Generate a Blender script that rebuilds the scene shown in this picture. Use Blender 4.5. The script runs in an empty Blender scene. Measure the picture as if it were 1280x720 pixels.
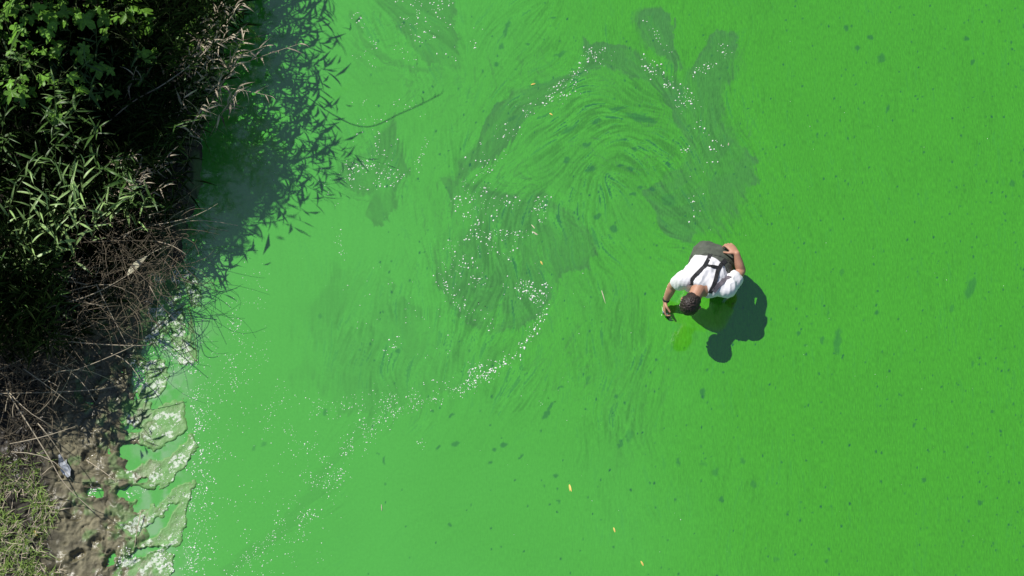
import bpy, bmesh, math, random
import numpy as np
from mathutils import Vector, Matrix
from mathutils.bvhtree import BVHTree

random.seed(7); np.random.seed(7)
S = bpy.context.scene
COL = S.collection
R = math.radians

# ------------------------------------------------------------------ camera
TILT = R(20.5); DIST = 17.2; FPX = 2489.0
cam = bpy.data.cameras.new('camera'); camo = bpy.data.objects.new('camera', cam); COL.objects.link(camo)
cam.sensor_width = 36; cam.lens = 36 * FPX / 1280; cam.clip_start = .1; cam.clip_end = 2000
CP = Vector((0, -DIST * math.sin(TILT), DIST * math.cos(TILT)))
camo.location = CP; camo.rotation_euler = (TILT, 0, 0)
S.camera = camo
CF = Vector((0, math.sin(TILT), -math.cos(TILT))); CU = Vector((0, math.cos(TILT), math.sin(TILT)))

# ------------------------------------------------------------------ light
SUN_EL = R(51); SH = Vector((.75, -.66)).normalized()      # direction in which shadows fall
W = bpy.data.worlds.new('World'); S.world = W; W.use_nodes = True
wn = W.node_tree.nodes; sky = wn.new('ShaderNodeTexSky'); sky.sky_type = 'NISHITA'; sky.sun_disc = False
sky.sun_elevation = SUN_EL; sky.sun_rotation = math.atan2(-SH.x, -SH.y)
sky.air_density = 1.0; sky.dust_density = .35; sky.ozone_density = 1.6
W.node_tree.links.new(sky.outputs[0], wn['Background'].inputs[0]); wn['Background'].inputs[1].default_value = .075
sl = bpy.data.lights.new('sun', 'SUN'); sl.energy = 4.8; sl.angle = R(.5); sl.color = (1, .96, .9)
so = bpy.data.objects.new('sun', sl); COL.objects.link(so)
sd = Vector((SH.x * math.cos(SUN_EL), SH.y * math.cos(SUN_EL), -math.sin(SUN_EL)))
so.rotation_euler = sd.to_track_quat('-Z', 'Y').to_euler(); so.location = (-5, 5, 12)
S.view_settings.view_transform = 'Standard'; S.view_settings.look = 'None'
S.view_settings.exposure = 0; S.view_settings.gamma = 1

# ------------------------------------------------------------------ helpers
def P(px, py, z=0.0):
    """world point at height z on the survey line through photo pixel (px, py)"""
    d = CF + Vector((1, 0, 0)) * ((px - 640) / FPX) + CU * ((360 - py) / FPX)
    return CP + d * ((z - CP.z) / d.z)

def to_px(x, y, z=0.0):
    dx = x - CP.x; dy = y - CP.y; dz = z - CP.z
    w = dy * CF.y + dz * CF.z
    return 640 + FPX * dx / w, 360 - FPX * (dy * CU.y + dz * CU.z) / w

def tag(o, label=None, cat=None, group=None, kind=None):
    if label: o['label'] = label
    if cat: o['category'] = cat
    if group: o['group'] = group
    if kind: o['kind'] = kind
    return o

def link(name, me, parent=None):
    o = bpy.data.objects.new(name, me); COL.objects.link(o)
    if parent: o.parent = parent
    return o

def empty(name, loc):
    o = bpy.data.objects.new(name, None); COL.objects.link(o); o.location = loc
    o.empty_display_size = .05
    return o

def mesh(name, v, f, mat=None, smooth=True):
    me = bpy.data.meshes.new(name); me.from_pydata([tuple(a) for a in v], [], f)
    if mat: me.materials.append(mat)
    if smooth: me.polygons.foreach_set('use_smooth', [True] * len(me.polygons))
    me.update(); return me

def grid_mesh(name, xs, ys, Z, mat):
    nx, ny = len(xs), len(ys)
    X, Y = np.meshgrid(xs, ys)
    co = np.stack([X, Y, Z], -1).reshape(-1, 3).astype(np.float32)
    idx = np.arange(nx * ny).reshape(ny, nx)
    q = np.stack([idx[:-1, :-1], idx[:-1, 1:], idx[1:, 1:], idx[1:, :-1]], -1).reshape(-1, 4).astype(np.int32)
    me = bpy.data.meshes.new(name)
    me.vertices.add(len(co)); me.vertices.foreach_set('co', co.ravel())
    me.loops.add(q.size); me.loops.foreach_set('vertex_index', q.ravel())
    me.polygons.add(len(q)); me.polygons.foreach_set('loop_start', np.arange(0, q.size, 4, dtype=np.int32))
    me.polygons.foreach_set('loop_total', np.full(len(q), 4, dtype=np.int32))
    me.update(calc_edges=True); me.validate()
    me.polygons.foreach_set('use_smooth', np.ones(len(q), dtype=bool))
    me.materials.append(mat)
    return me

def attr(me, name, A):
    a = me.attributes.new(name, 'FLOAT', 'POINT'); a.data.foreach_set('value', np.asarray(A, np.float32).ravel())

# lattice noise -----------------------------------------------------
def vn(x, y, seed=0):
    r = np.random.RandomState(seed).rand(256, 256).astype(np.float32)
    xi = np.floor(x).astype(np.int64); yi = np.floor(y).astype(np.int64)
    fx = x - xi; fy = y - yi; fx = fx * fx * (3 - 2 * fx); fy = fy * fy * (3 - 2 * fy)
    a = r[yi & 255, xi & 255]; b = r[yi & 255, (xi + 1) & 255]; c = r[(yi + 1) & 255, xi & 255]; d = r[(yi + 1) & 255, (xi + 1) & 255]
    return (a * (1 - fx) + b * fx) * (1 - fy) + (c * (1 - fx) + d * fx) * fy

def fbm(x, y, oct=4, seed=0):
    s = 0; a = .5; t = 0
    for k in range(oct):
        s = s + a * vn(x * 2 ** k + 17.3 * k, y * 2 ** k + 5.7 * k, seed + k); t += a; a *= .55
    return s / t

def sdist(poly, X, Y, closed=True):
    """signed distance (negative inside) to a polygon, or distance to an open polyline"""
    d = np.full(X.shape, 1e9, np.float32); ins = np.zeros(X.shape, bool)
    n = len(poly)
    for i in range(n if closed else n - 1):
        ax, ay = poly[i][:2]; bx, by = poly[(i + 1) % n][:2]
        ex, ey = bx - ax, by - ay; wx, wy = X - ax, Y - ay
        t = np.clip((wx * ex + wy * ey) / (ex * ex + ey * ey + 1e-9), 0, 1)
        d = np.minimum(d, (wx - ex * t) ** 2 + (wy - ey * t) ** 2)
        if closed and ay != by:
            ins ^= ((Y < ay) != (Y < by)) & (X < ax + (Y - ay) * ex / ey)
    d = np.sqrt(d)
    return np.where(ins, -d, d) if closed else d

def sstep(a, b, x):
    t = np.clip((x - a) / (b - a), 0, 1); return t * t * (3 - 2 * t)

# ------------------------------------------------------------------ materials
def new_mat(name):
    m = bpy.data.materials.new(name); m.use_nodes = True
    nt = m.node_tree; return m, nt, nt.nodes['Principled BSDF']

def simple(name, col, rough=.6, var=.25, scale=30, spec=.4, bump=0, transl=0, attrdist=0):
    m, nt, b = new_mat(name); n = nt.nodes; l = nt.links
    tc = n.new('ShaderNodeTexCoord'); no = n.new('ShaderNodeTexNoise'); no.inputs['Scale'].default_value = scale; no.inputs['Detail'].default_value = 5
    l.new(tc.outputs['Object'], no.inputs['Vector'])
    oi = n.new('ShaderNodeObjectInfo'); add = n.new('ShaderNodeMath'); add.operation = 'ADD'
    l.new(no.outputs['Fac'], add.inputs[0])
    ml = n.new('ShaderNodeMath'); ml.operation = 'MULTIPLY_ADD'; ml.inputs[1].default_value = .5; ml.inputs[2].default_value = -.25
    l.new(oi.outputs['Random'], ml.inputs[0]); l.new(ml.outputs[0], add.inputs[1])
    cr = n.new('ShaderNodeValToRGB'); l.new(add.outputs[0], cr.inputs[0])
    cr.color_ramp.elements[0].position = .2; cr.color_ramp.elements[1].position = .8
    cr.color_ramp.elements[0].color = (*[c * (1 - var) for c in col], 1)
    cr.color_ramp.elements[1].color = (*[min(1, c * (1 + var)) for c in col], 1)
    l.new(cr.outputs[0], b.inputs['Base Color'])
    b.inputs['Roughness'].default_value = rough; b.inputs['Specular IOR Level'].default_value = spec
    if bump:
        bu = n.new('ShaderNodeBump'); bu.inputs['Strength'].default_value = bump; bu.inputs['Distance'].default_value = .01
        l.new(no.outputs['Fac'], bu.inputs['Height']); l.new(bu.outputs[0], b.inputs['Normal'])
    if transl:
        t = n.new('ShaderNodeBsdfTranslucent'); mx = n.new('ShaderNodeMixShader'); mx.inputs[0].default_value = transl
        l.new(cr.outputs[0], t.inputs[0]); l.new(b.outputs[0], mx.inputs[1]); l.new(t.outputs[0], mx.inputs[2])
        l.new(mx.outputs[0], n['Material Output'].inputs[0])
    return m

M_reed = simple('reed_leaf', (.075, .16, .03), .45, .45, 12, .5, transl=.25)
M_reed_sunlit = simple('sunlit_reed_leaf', (.30, .46, .15), .42, .35, 12, .5, transl=.25)  # brighter copy of the reed leaf, sunlight put into its colour
M_vine = simple('vine_leaf', (.16, .36, .04), .45, .4, 14, .4, transl=.3)
M_shade = simple('shade_tone_leaf', (.018, .038, .008), .7, .5, 6, .2, transl=.1)  # near-black green stands in for the shade inside the thicket
M_straw = simple('dry_straw', (.42, .36, .26), .7, .4, 9, .3)
M_straw2 = simple('weathered_straw', (.13, .108, .075), .8, .6, 5, .2)
M_stem = simple('green_stem', (.10, .15, .05), .5, .3, 10)
M_foam = simple('foam', (.72, .72, .68), .5, .15, 40, .5)
M_grass = simple('grass_blade', (.19, .29, .06), .5, .5, 5, .4, transl=.25)
M_skin = simple('skin', (.47, .25, .16), .5, .16, 14, .35, .08)
M_hair = simple('hair', (.045, .032, .026), .5, .6, 60, .4, .6)
M_shirt = simple('white_cotton', (.80, .79, .80), .85, .04, 20, .15, .15)
M_wader = simple('grey_waders', (.085, .095, .075), .65, .28, 25, .3, .3)
M_strap = simple('dark_webbing', (.03, .03, .032), .7, .25, 60, .3, .3)
M_strapg = simple('grey_webbing', (.13, .115, .13), .7, .2, 60, .3, .3)
M_black = simple('black_plastic', (.015, .015, .015), .35, .2, 30, .5)
M_yleaf = simple('yellow_leaf', (.72, .55, .14), .6, .25, 40, .3)
M_pale = simple('pale_stem', (.55, .52, .36), .6, .25, 40, .3)
M_plastic = simple('white_film', (.40, .43, .47), .3, .25, 25, .5)
def metal_mat():
    m, nt, b = new_mat('bright_metal'); b.inputs['Base Color'].default_value = (.75, .76, .78, 1)
    b.inputs['Metallic'].default_value = 1; b.inputs['Roughness'].default_value = .25; return m
M_metal = metal_mat()

def film_material():
    m, nt, b = new_mat('algae_film'); n = nt.nodes; l = nt.links
    def at(nm):
        a = n.new('ShaderNodeAttribute'); a.attribute_name = nm; return a.outputs['Fac']
    def math_(op, a, c, v=None):
        k = n.new('ShaderNodeMath'); k.operation = op; k.use_clamp = False
        for i, s in enumerate((a, c, v)):
            if s is None: continue
            if isinstance(s, (int, float)): k.inputs[i].default_value = s
            else: l.new(s, k.inputs[i])
        return k.outputs[0]
    def mix(f, a, c, bt='MIX'):
        k = n.new('ShaderNodeMixRGB'); k.blend_type = bt
        for i, s in enumerate((f, a, c)):
            if isinstance(s, (int, float)): k.inputs[i].default_value = s
            elif isinstance(s, tuple): k.inputs[i].default_value = (*s, 1)
            else: l.new(s, k.inputs[i])
        return k.outputs[0]
    tc = n.new('ShaderNodeTexCoord')
    def noise(sc, det, stretch=(1, 1, 1)):
        mp = n.new('ShaderNodeMapping'); mp.inputs['Scale'].default_value = stretch; l.new(tc.outputs['Object'], mp.inputs[0])
        k = n.new('ShaderNodeTexNoise'); k.inputs['Scale'].default_value = sc; k.inputs['Detail'].default_value = det; l.new(mp.outputs[0], k.inputs['Vector']); return k.outputs['Fac']
    c = mix(at('sheen_fade'), (.079, .398, .045), (.058, .335, .010))      # sky reflection put into the colour: paler by the shore, fading outward
    c = mix(at('thin'), c, (.056, .226, .036))                       # thin greyer skin
    n1 = noise(45, 6); n2 = noise(48, 4, (2.2, .4, 1)); n3 = noise(1.1, 3)
    g = math_('MULTIPLY_ADD', at('streak'), .75, .80)
    g = math_('MULTIPLY', g, math_('MULTIPLY_ADD', n1, .20, .90))
    g = math_('MULTIPLY', g, math_('MULTIPLY_ADD', n3, .12, .94))
    fine = math_('MULTIPLY', math_('SUBTRACT', n2, .5), math_('MULTIPLY_ADD', at('sheen_fade'), .75, .10))
    g = math_('ADD', g, fine)
    gg = n.new('ShaderNodeCombineXYZ')
    for i in range(3): l.new(g, gg.inputs[i])
    c = mix(1.0, c, gg.outputs[0], 'MULTIPLY')
    c = mix(at('hole'), c, (.016, .120, .036))
    c = mix(at('grime'), c, (.24, .44, .21))
    l.new(c, b.inputs['Base Color'])
    b.inputs['IOR'].default_value = 2.25; b.inputs['Roughness'].default_value = .07
    bu = n.new('ShaderNodeBump'); bu.inputs['Strength'].default_value = .06; bu.inputs['Distance'].default_value = .004
    l.new(math_('ADD', math_('MULTIPLY', at('thin'), -.8), n1), bu.inputs['Height']); l.new(bu.outputs[0], b.inputs['Normal'])
    return m

def mud_material():
    m, nt, b = new_mat('wet_mud'); n = nt.nodes; l = nt.links
    def at(nm):
        a = n.new('ShaderNodeAttribute'); a.attribute_name = nm; return a.outputs['Fac']
    def mix(f, a, c):
        k = n.new('ShaderNodeMixRGB')
        for i, s in enumerate((f, a, c)):
            if isinstance(s, tuple): k.inputs[i].default_value = (*s, 1)
            else: l.new(s, k.inputs[i])
        return k.outputs[0]
    tc = n.new('ShaderNodeTexCoord'); no = n.new('ShaderNodeTexNoise'); no.inputs['Scale'].default_value = 11; no.inputs['Detail'].default_value = 10; no.inputs['Roughness'].default_value = .65
    l.new(tc.outputs['Object'], no.inputs['Vector'])
    cr = n.new('ShaderNodeValToRGB'); cr.color_ramp.elements[0].position = .3; cr.color_ramp.elements[1].position = .72
    cr.color_ramp.elements[0].color = (.040, .036, .020, 1); cr.color_ramp.elements[1].color = (.26, .235, .14, 1)
    l.new(no.outputs['Fac'], cr.inputs[0])
    c = mix(at('soil'), cr.outputs[0], (.022, .018, .010))  # dark soil, taken near black to hold the shade between plants
    n6 = n.new('ShaderNodeTexNoise'); n6.inputs['Scale'].default_value = 30; n6.inputs['Detail'].default_value = 6; l.new(tc.outputs['Object'], n6.inputs['Vector'])
    mc = mix(n6.outputs['Fac'], (.07, .25, .02), (.20, .44, .15))
    c = mix(at('moss'), c, mc)
    n5 = n.new('ShaderNodeTexNoise'); n5.inputs['Scale'].default_value = 38; n5.inputs['Detail'].default_value = 6; n5.inputs['Roughness'].default_value = .7; l.new(tc.outputs['Object'], n5.inputs['Vector'])
    sm = n.new('ShaderNodeMath'); sm.operation = 'MULTIPLY_ADD'; sm.inputs[1].default_value = .30; l.new(at('crust'), sm.inputs[0]); l.new(n5.outputs['Fac'], sm.inputs[2])
    r5 = n.new('ShaderNodeMapRange'); r5.inputs[1].default_value = .755; r5.inputs[2].default_value = .83; r5.inputs[4].default_value = .92; l.new(sm.outputs[0], r5.inputs[0])
    c = mix(r5.outputs[0], c, (.60, .66, .55))
    l.new(c, b.inputs['Base Color'])
    mr = n.new('ShaderNodeMapRange'); mr.inputs[3].default_value = .75; mr.inputs[4].default_value = .15; l.new(at('wet'), mr.inputs[0]); l.new(mr.outputs[0], b.inputs['Roughness'])
    bu = n.new('ShaderNodeBump'); bu.inputs['Strength'].default_value = .9; bu.inputs['Distance'].default_value = .02
    ms = n.new('ShaderNodeMapRange'); ms.inputs[3].default_value = .55; ms.inputs[4].default_value = .25; l.new(at('crust'), ms.inputs[0]); l.new(ms.outputs[0], bu.inputs['Strength'])
    l.new(no.outputs['Fac'], bu.inputs['Height']); l.new(bu.outputs[0], b.inputs['Normal'])
    return m

# ------------------------------------------------------------------ water with its algae film
STEP = .009
xs = np.concatenate([[-400, -120, -40, -12, -6], np.arange(-4.75, 4.75, STEP), [6, 12, 40, 120, 400]])
ys = np.concatenate([[-400, -120, -40, -12, -5], np.arange(-2.75, 3.0, STEP), [4, 8, 20, 60, 160, 400]])
X, Y = np.meshgrid(xs.astype(np.float64), ys.astype(np.float64))
XC = np.clip(X, -5, 5); YC = np.clip(Y, -3, 3.2)
PX, PY = to_px(XC, YC)                                        # survey coordinates of the photo's ground plane
PX = PX.astype(np.float32); PY = PY.astype(np.float32)

ang = [(1000,100,90),(1150,100,90),(1270,100,90),(1050,350,90),(1250,350,90),(1050,600,90),(1250,600,90),(900,600,95),(780,600,98),
 (700,610,125),(620,560,148),(540,600,165),(480,640,150),(760,480,85),(740,400,78),(690,430,120),(640,440,125),(600,460,115),(540,460,100),(480,440,80),
 (400,420,85),(540,330,95),(580,290,105),(620,330,112),(680,310,100),(620,160,125),(660,120,150),(700,150,160),(760,115,8),(800,150,15),
 (835,180,45),(855,230,62),(790,225,55),(740,200,160),(690,200,135),(720,270,105),(780,300,60),(850,300,170),(885,240,75),(900,100,112),
 (950,200,75),(800,50,80),(640,40,115),(560,60,70),(500,60,50),(450,120,60),(470,220,90),(530,200,75),(400,300,80),(300,500,90),(720,30,100),
 (830,400,80),(860,500,88),(600,220,115),(650,250,130),(430,560,125),(350,660,150)]
cx = np.zeros_like(PX); cy = np.zeros_like(PX); cw = np.zeros_like(PX)
for (ax, ay, a) in ang:
    w = 1 / (((PX - ax) ** 2 + (PY - ay) ** 2) + 2500) ** 1.5
    cx += w * math.cos(2 * R(a)); cy += w * math.sin(2 * R(a))
wob = (fbm(PX / 55, PY / 55, 3, 61) - .5) * (1.2 + 3.0 * (1 - sstep(820, 980, PX)) * sstep(380, 480, PX))
TH = np.arctan2(cy, cx) / 2 + wob * .5
DX = np.cos(TH); DY = np.sin(TH)                              # per grid column / row (rows run up, so -DY)
ny, nx = PX.shape
def lic(noise, L):
    acc = noise.copy(); cnt = 1.0
    for sgn in (1, -1):
        ix = np.tile(np.arange(nx, dtype=np.float32), (ny, 1)); iy = np.tile(np.arange(ny, dtype=np.float32)[:, None], (1, nx))
        pdx = None
        for k in range(L):
            jx = np.clip(ix.round().astype(np.int32), 0, nx - 1); jy = np.clip(iy.round().astype(np.int32), 0, ny - 1)
            dx = DX[jy, jx]; dy = -DY[jy, jx]
            if pdx is None: dx, dy = dx * sgn, dy * sgn
            else:
                fl = np.where(dx * pdx + dy * pdy < 0, -1, 1); dx, dy = dx * fl, dy * fl
            pdx, pdy = dx, dy
            ix = ix + dx; iy = iy + dy
            jx = np.clip(ix.round().astype(np.int32), 0, nx - 1); jy = np.clip(iy.round().astype(np.int32), 0, ny - 1)
            acc += noise[jy, jx]; cnt += 1
    return acc / cnt
rs = np.random.RandomState(3)
wn_ = rs.rand(ny, nx).astype(np.float32); wn_ = (wn_ + np.roll(wn_, 1, 0) + np.roll(wn_, 1, 1) + np.roll(np.roll(wn_, 1, 0), 1, 1)) / 4
LS = lic(wn_, 6); LS = (LS - LS.mean()) / LS.std()
L1 = lic(wn_, 13); L1 = (L1 - L1.mean()) / L1.std()
wn2 = fbm(PX / 3.2, PY / 3.2, 2, 91).astype(np.float32)
L2 = lic(wn2, 9); L2 = (L2 - L2.mean()) / L2.std()
wn3 = fbm(PX / 20, PY / 20, 2, 95).astype(np.float32)
L3 = lic(wn3, 18); L3 = (L3 - L3.mean()) / L3.std()

# marbling: film wound up by a handful of eddies
WX, WY = PX.copy(), PY.copy()
for (vx, vy, vr_, vs) in [(640,325,95,2.6),(775,185,90,-2.4),(500,60,60,1.8),(700,440,75,-1.6),(465,220,50,1.9),(865,240,70,1.9),(560,150,60,-1.5),(450,440,70,1.4),(690,120,50,1.6),(600,430,60,-1.6),(720,290,55,1.8)]:
    ex, ey = WX - vx, WY - vy; a = vs * np.exp(-(ex * ex + ey * ey) / (vr_ * vr_)); c_, s_ = np.cos(a), np.sin(a)
    WX, WY = vx + ex * c_ - ey * s_, vy + ex * s_ + ey * c_
mw = fbm(WX / 20 + (fbm(PX / 30, PY / 30, 3, 305) - .5) * 1.5, WY / 85, 4, 307)
mw2 = fbm(WX / 9, WY / 48, 4, 317)
mmask = np.zeros_like(PX)
for (ax, ay, r, a) in [(640,310,130,1),(780,170,110,.9),(510,60,75,.8),(640,130,90,.7),(870,190,90,.7),(470,220,60,.6),(700,430,80,.6),(500,440,100,.5),(780,480,70,.5)]:
    mmask = np.maximum(mmask, a * np.exp(-(((PX - ax) ** 2 + (PY - ay) ** 2) / (r * r)) ** 2))
marble = (np.exp(-((mw - .5) / .014) ** 2) * 1.1 + np.exp(-((mw2 - .47) / .013) ** 2) * .9 + .35 * sstep(.55, .75, mw)) * mmask
# ragged coordinates: patch outlines frayed along the flow
jit = 2.6 * L2 + 2.4 * LS
QX = PX + (WX - PX) * .06 + (fbm(PX / 22, PY / 22, 4, 21) - .5) * 17 + jit * .35; QY = PY + (WY - PY) * .06 + (fbm(PX / 22, PY / 22, 4, 31) - .5) * 17 + jit * .35

thin = np.zeros_like(PX)
def patch(poly, t, soft=5, inner=.5, seed=1):
    global thin
    d = sdist(poly, QX, QY)
    sf = soft * (.25 + 3.2 * sstep(.42, .75, fbm(PX / 40, PY / 40, 2, 301 + int(poly[0][0])))); v = t * (1 - sstep(-sf * .6, sf * .5, d + (L2 * .5 + LS * .7) * (1 + sf * .12))) * (1 + .35 * np.exp(-((d + 3) / 3.5) ** 2))
    v = v * (1 - inner * sstep(.1, 1.6, L3 * .8 + L2 * .5))
    thin = np.maximum(thin, v)
def band(line, w0, w1, t, inner=.4):
    global thin
    d = np.full(PX.shape, 1e9, np.float32); n = len(line) - 1
    for i in range(n):
        w = w0 + (w1 - w0) * (i + .5) / n
        d = np.minimum(d, sdist(line[i:i + 2], QX, QY, False) / w)
    v = t * (1 - sstep(.55, 1.15, d + L2 * .12)) * (1 - inner * sstep(.2, 1.6, L3 * .6 + L2 * .6))
    thin = np.maximum(thin, v)
patch([(465,-40),(490,30),(510,60),(535,85),(560,90),(575,88),(570,50),(572,-40)], .62, 6, .35)
band([(440,15),(455,45),(480,68),(515,88),(548,92)], 5, 4, .5)
band([(444,70),(470,85),(500,92)], 4, 3, .35)
patch([(418,228),(430,200),(460,190),(478,165),(488,143),(498,160),(503,185),(512,195),(511,215),(498,240),(488,265),(478,284),(462,284),(458,268),(465,248),(440,240)], .62, 4, .3)
patch([(725,48),(740,58),(755,53),(790,62),(815,80),(850,110),(850,135),(820,115),(790,100),(750,92),(720,102),(690,125),(662,150),(640,178),(622,208),(600,218),(585,228),(560,224),(546,230),(568,220),(585,195),(600,165),(622,130),(645,113),(680,100),(720,88),(729,72)], .85, 4, .25)
patch([(550,222),(585,225),(620,240),(660,245),(680,240),(690,262),(715,275),(745,300),(735,340),(700,345),(680,370),(668,395),(640,415),(610,416),(585,402),(560,380),(548,350),(542,320),(550,300),(570,280),(568,255)], .72, 5, .75)
patch([(792,20),(805,8),(825,7),(838,18),(842,40),(840,65),(852,88),(835,84),(815,62),(795,45)], .95, 4, .15)
patch([(900,36),(918,45),(925,65),(920,90),(907,115),(905,150),(925,170),(945,200),(950,230),(920,260),(890,290),(850,305),(832,290),(820,260),(808,235),(830,215),(850,205),(857,180),(835,140),(815,110),(790,95),(800,80),(830,85),(850,100),(862,85),(880,60)], .74, 9, .35)
patch([(380,390),(420,340),(480,355),(540,390),(600,430),(640,440),(560,490),(470,518),(420,520),(385,470)], .34, 22, .7)
patch([(700,360),(760,340),(800,380),(810,470),(800,560),(770,600),(755,520),(730,430)], .22, 20, .8)
patch([(680,90),(800,90),(850,150),(850,240),(790,300),(720,300),(690,230),(660,180)], .20, 20, .6)
ARC = [(682,368),(676,400),(658,432),(622,460),(590,480),(560,492),(520,504),(480,518),(448,545),(428,575),(405,602),(375,645),(335,685),(285,720)]
band([(a - 4, b - 5) for a, b in ARC], 4, 9, .2, .4)
band([(440,480),(500,488),(560,478)], 14, 8, .30)

thin = np.clip(np.maximum(thin * (1 - .3 * sstep(.52, .68, mw2) * (mmask > .02)), marble * .7), 0, 1)
hole = np.zeros_like(PX)
HX = PX + (fbm(PX / 5, PY / 5, 2, 121) - .5) * 5; HY = PY + (fbm(PX / 5, PY / 5, 2, 131) - .5) * 5
def dent(cx_, cy_, a, b_, rot=0, s=.9, HX_=None, HY_=None):
    global hole
    m = (np.abs(PX - cx_) < 40) & (np.abs(PY - cy_) < 40)
    x = (HX if HX_ is None else HX_)[m] - cx_; y = (HY if HY_ is None else HY_)[m] - cy_; c, s_ = math.cos(R(rot)), math.sin(R(rot))
    d = np.sqrt(((x * c + y * s_) / a) ** 2 + ((-x * s_ + y * c) / b_) ** 2)
    hole[m] = np.maximum(hole[m], s * (1 - sstep(.65, 1.25, d)))
for h in [(683,519,8,4,-45),(688,509,9,2.5,-60),(630,557,5,4,0),(618,562,4,2,-40),(733,181,7,3,-30),(738,212,7,4,-30),(767,285,4.5,5,0),(747,270,6,4,-20),(790,243,5,3,-20),
 (712,162,15,4,-28,.7),(800,148,24,5,14,.75),(770,136,11,3,-5,.8),(745,152,8,2.5,-15),(708,200,5,4,-40),(775,207,5,2,0),(788,211,6,2.5,8),(794,187,4,3,0),(800,235,4,3,0),(815,236,6,3,20),
 (1102,72,5,8,15,.75),(1058,35,3,5,0),(1088,47,4,4,0),(1109,137,2.5,7,10),(1072,60,2.5,5,0),(1216,77,3,4,0),(1208,48,4,3,-40),(1213,360,6,17,18,.7),(1190,386,3,6,0,.6),(1047,428,5,19,4,.7),(1028,426,4,6,0,.7),
 (1096,390,3,4,0),(998,417,3,4,0),(1006,431,2.5,2,0),(1240,515,3,3,0),(1266,230,5,5,0,.7),(1052,340,2.5,5,0,.5),(1035,390,2,7,0,.5),(878,492,3.5,8,5,.9),(848,577,3,6,0,.8),(895,590,4,7,0,.6),(928,576,5,4,20,.6),(943,606,5,6,0,.6),
 (903,625,3.5,5,0),(1155,600,3.5,4,0),(1225,628,4,3,0),(1142,531,3,3,0),(563,656,3,2.5,-20),(588,632,2,2,0),(634,35,3,14,18,.8),(627,58,3,6,20,.8),(620,80,4,3,0),(692,22,4,3,0),(604,90,2,3,0),(1033,702,3,3,0),(1216,455,2.5,5,0,.7),
 (700,485,5,2,-40),(735,475,3,7,15,.6),(770,497,2.5,3,0),(775,555,3,8,20,.8),(787,545,5,9,10,.5),(695,595,3,4,0),(697,627,4,1.5,10),(480,575,1.5,6,15),(497,440,4,4,0,.9),(400,395,3,5,0,.5),(330,555,4,4,0,.5),(318,560,3,4,0,.5),(405,515,3,4,0,.7),
 (660,55,3,2,0),(668,105,9,3,-25,.6),(640,148,9,2,-25,.6),(700,68,10,3,-20,.7),(565,520,5,2,-30),(540,515,3,2,-20),(570,555,8,3,-25,.8),(548,560,4,2,-25),(613,577,4,2,-40),(650,570,5,2,-50),(970,700,4,4,0,.5),(880,580,6,3,30,.4),(836,250,12,8,30,.5)]:
    h = tuple(h) + (() if len(h) > 5 else (.9,)); dent(h[0], h[1], h[2] * .88, h[3] * .88, h[4], h[5] * .66)
rr = random.Random(5)
for k in range(680):                                          # pin holes, denser over the open water on the right
    x = 1280 - 820 * rr.random() ** 1.5; y = rr.uniform(0, 720)
    a = rr.uniform(.7, 1.25); dent(x, y, a, a * rr.uniform(1, 2.0), rr.uniform(-25, 25), rr.uniform(.45, 1), PX, PY)
# streaks: torn film along the flow, stronger in the eddies
amp = np.full(PX.shape, .17, np.float32)
for (ax, ay, r, a) in [(770,160,110,1.15),(650,170,80,.7),(770,450,50,.7),(600,450,80,.7),(640,330,80,.9),(480,430,70,.5),(860,250,70,.6),(500,60,60,.4),(660,40,60,.5),(450,200,60,.4),(700,300,80,.8),(775,530,30,.6)]:
    amp = np.maximum(amp, .17 + (a - .17) * np.exp(-((PX - ax) ** 2 + (PY - ay) ** 2) / (r * r)))
amp *= 1 - .75 * (1 - sstep(300, 470, PX)) ; amp = np.where((PX > 430) & (PX < 720) & (PY > 520 + (620 - PX) * .2), amp * .35, amp)
amp = amp * (.45 + 1.1 * sstep(.3, .7, fbm(PX / 38, PY / 38, 3, 71)))
tear = sstep(1.25, 2.6, LS * .7 + L1 * .7 + L2 * .35 + L3 * .3) * np.clip(amp * .95, 0, 1)
hole = np.maximum(hole, tear * .85)
streak = np.clip(.30 + (LS * .07 + L1 * .07 + L2 * .025 + L3 * .045) * amp * 1.7, 0, 1)
sheen_fade = sstep(380, 1000, PX + (fbm(PX / 160, PY / 160, 3, 41) - .5) * 220 - (PY - 360) * .25)  # painted sky sheen fades out to the right, grain grows with it
gd = np.minimum(sdist([(232,330),(226,390),(215,440),(200,500),(196,560),(196,640),(198,730)], QX, QY, False), 1e4)
grime = np.exp(-(gd / 30) ** 2) * sstep(.36, .66, fbm(PX / 13, PY / 13, 4, 333)) * .75 + np.exp(-(gd / 60) ** 2) * .12

outside = (X < -4.8) | (X > 4.8) | (Y < -2.8) | (Y > 3.05)
for A in (thin, hole): A[outside] = 0
streak[outside] = .30
M_film = film_material()
wm = grid_mesh('water', xs, ys, np.zeros_like(X), M_film)
for nm, A in (('thin', thin), ('hole', hole), ('streak', streak), ('sheen_fade', sheen_fade), ('grime', grime)): attr(wm, nm, A)
water = tag(link('water', wm), kind='structure')

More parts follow.
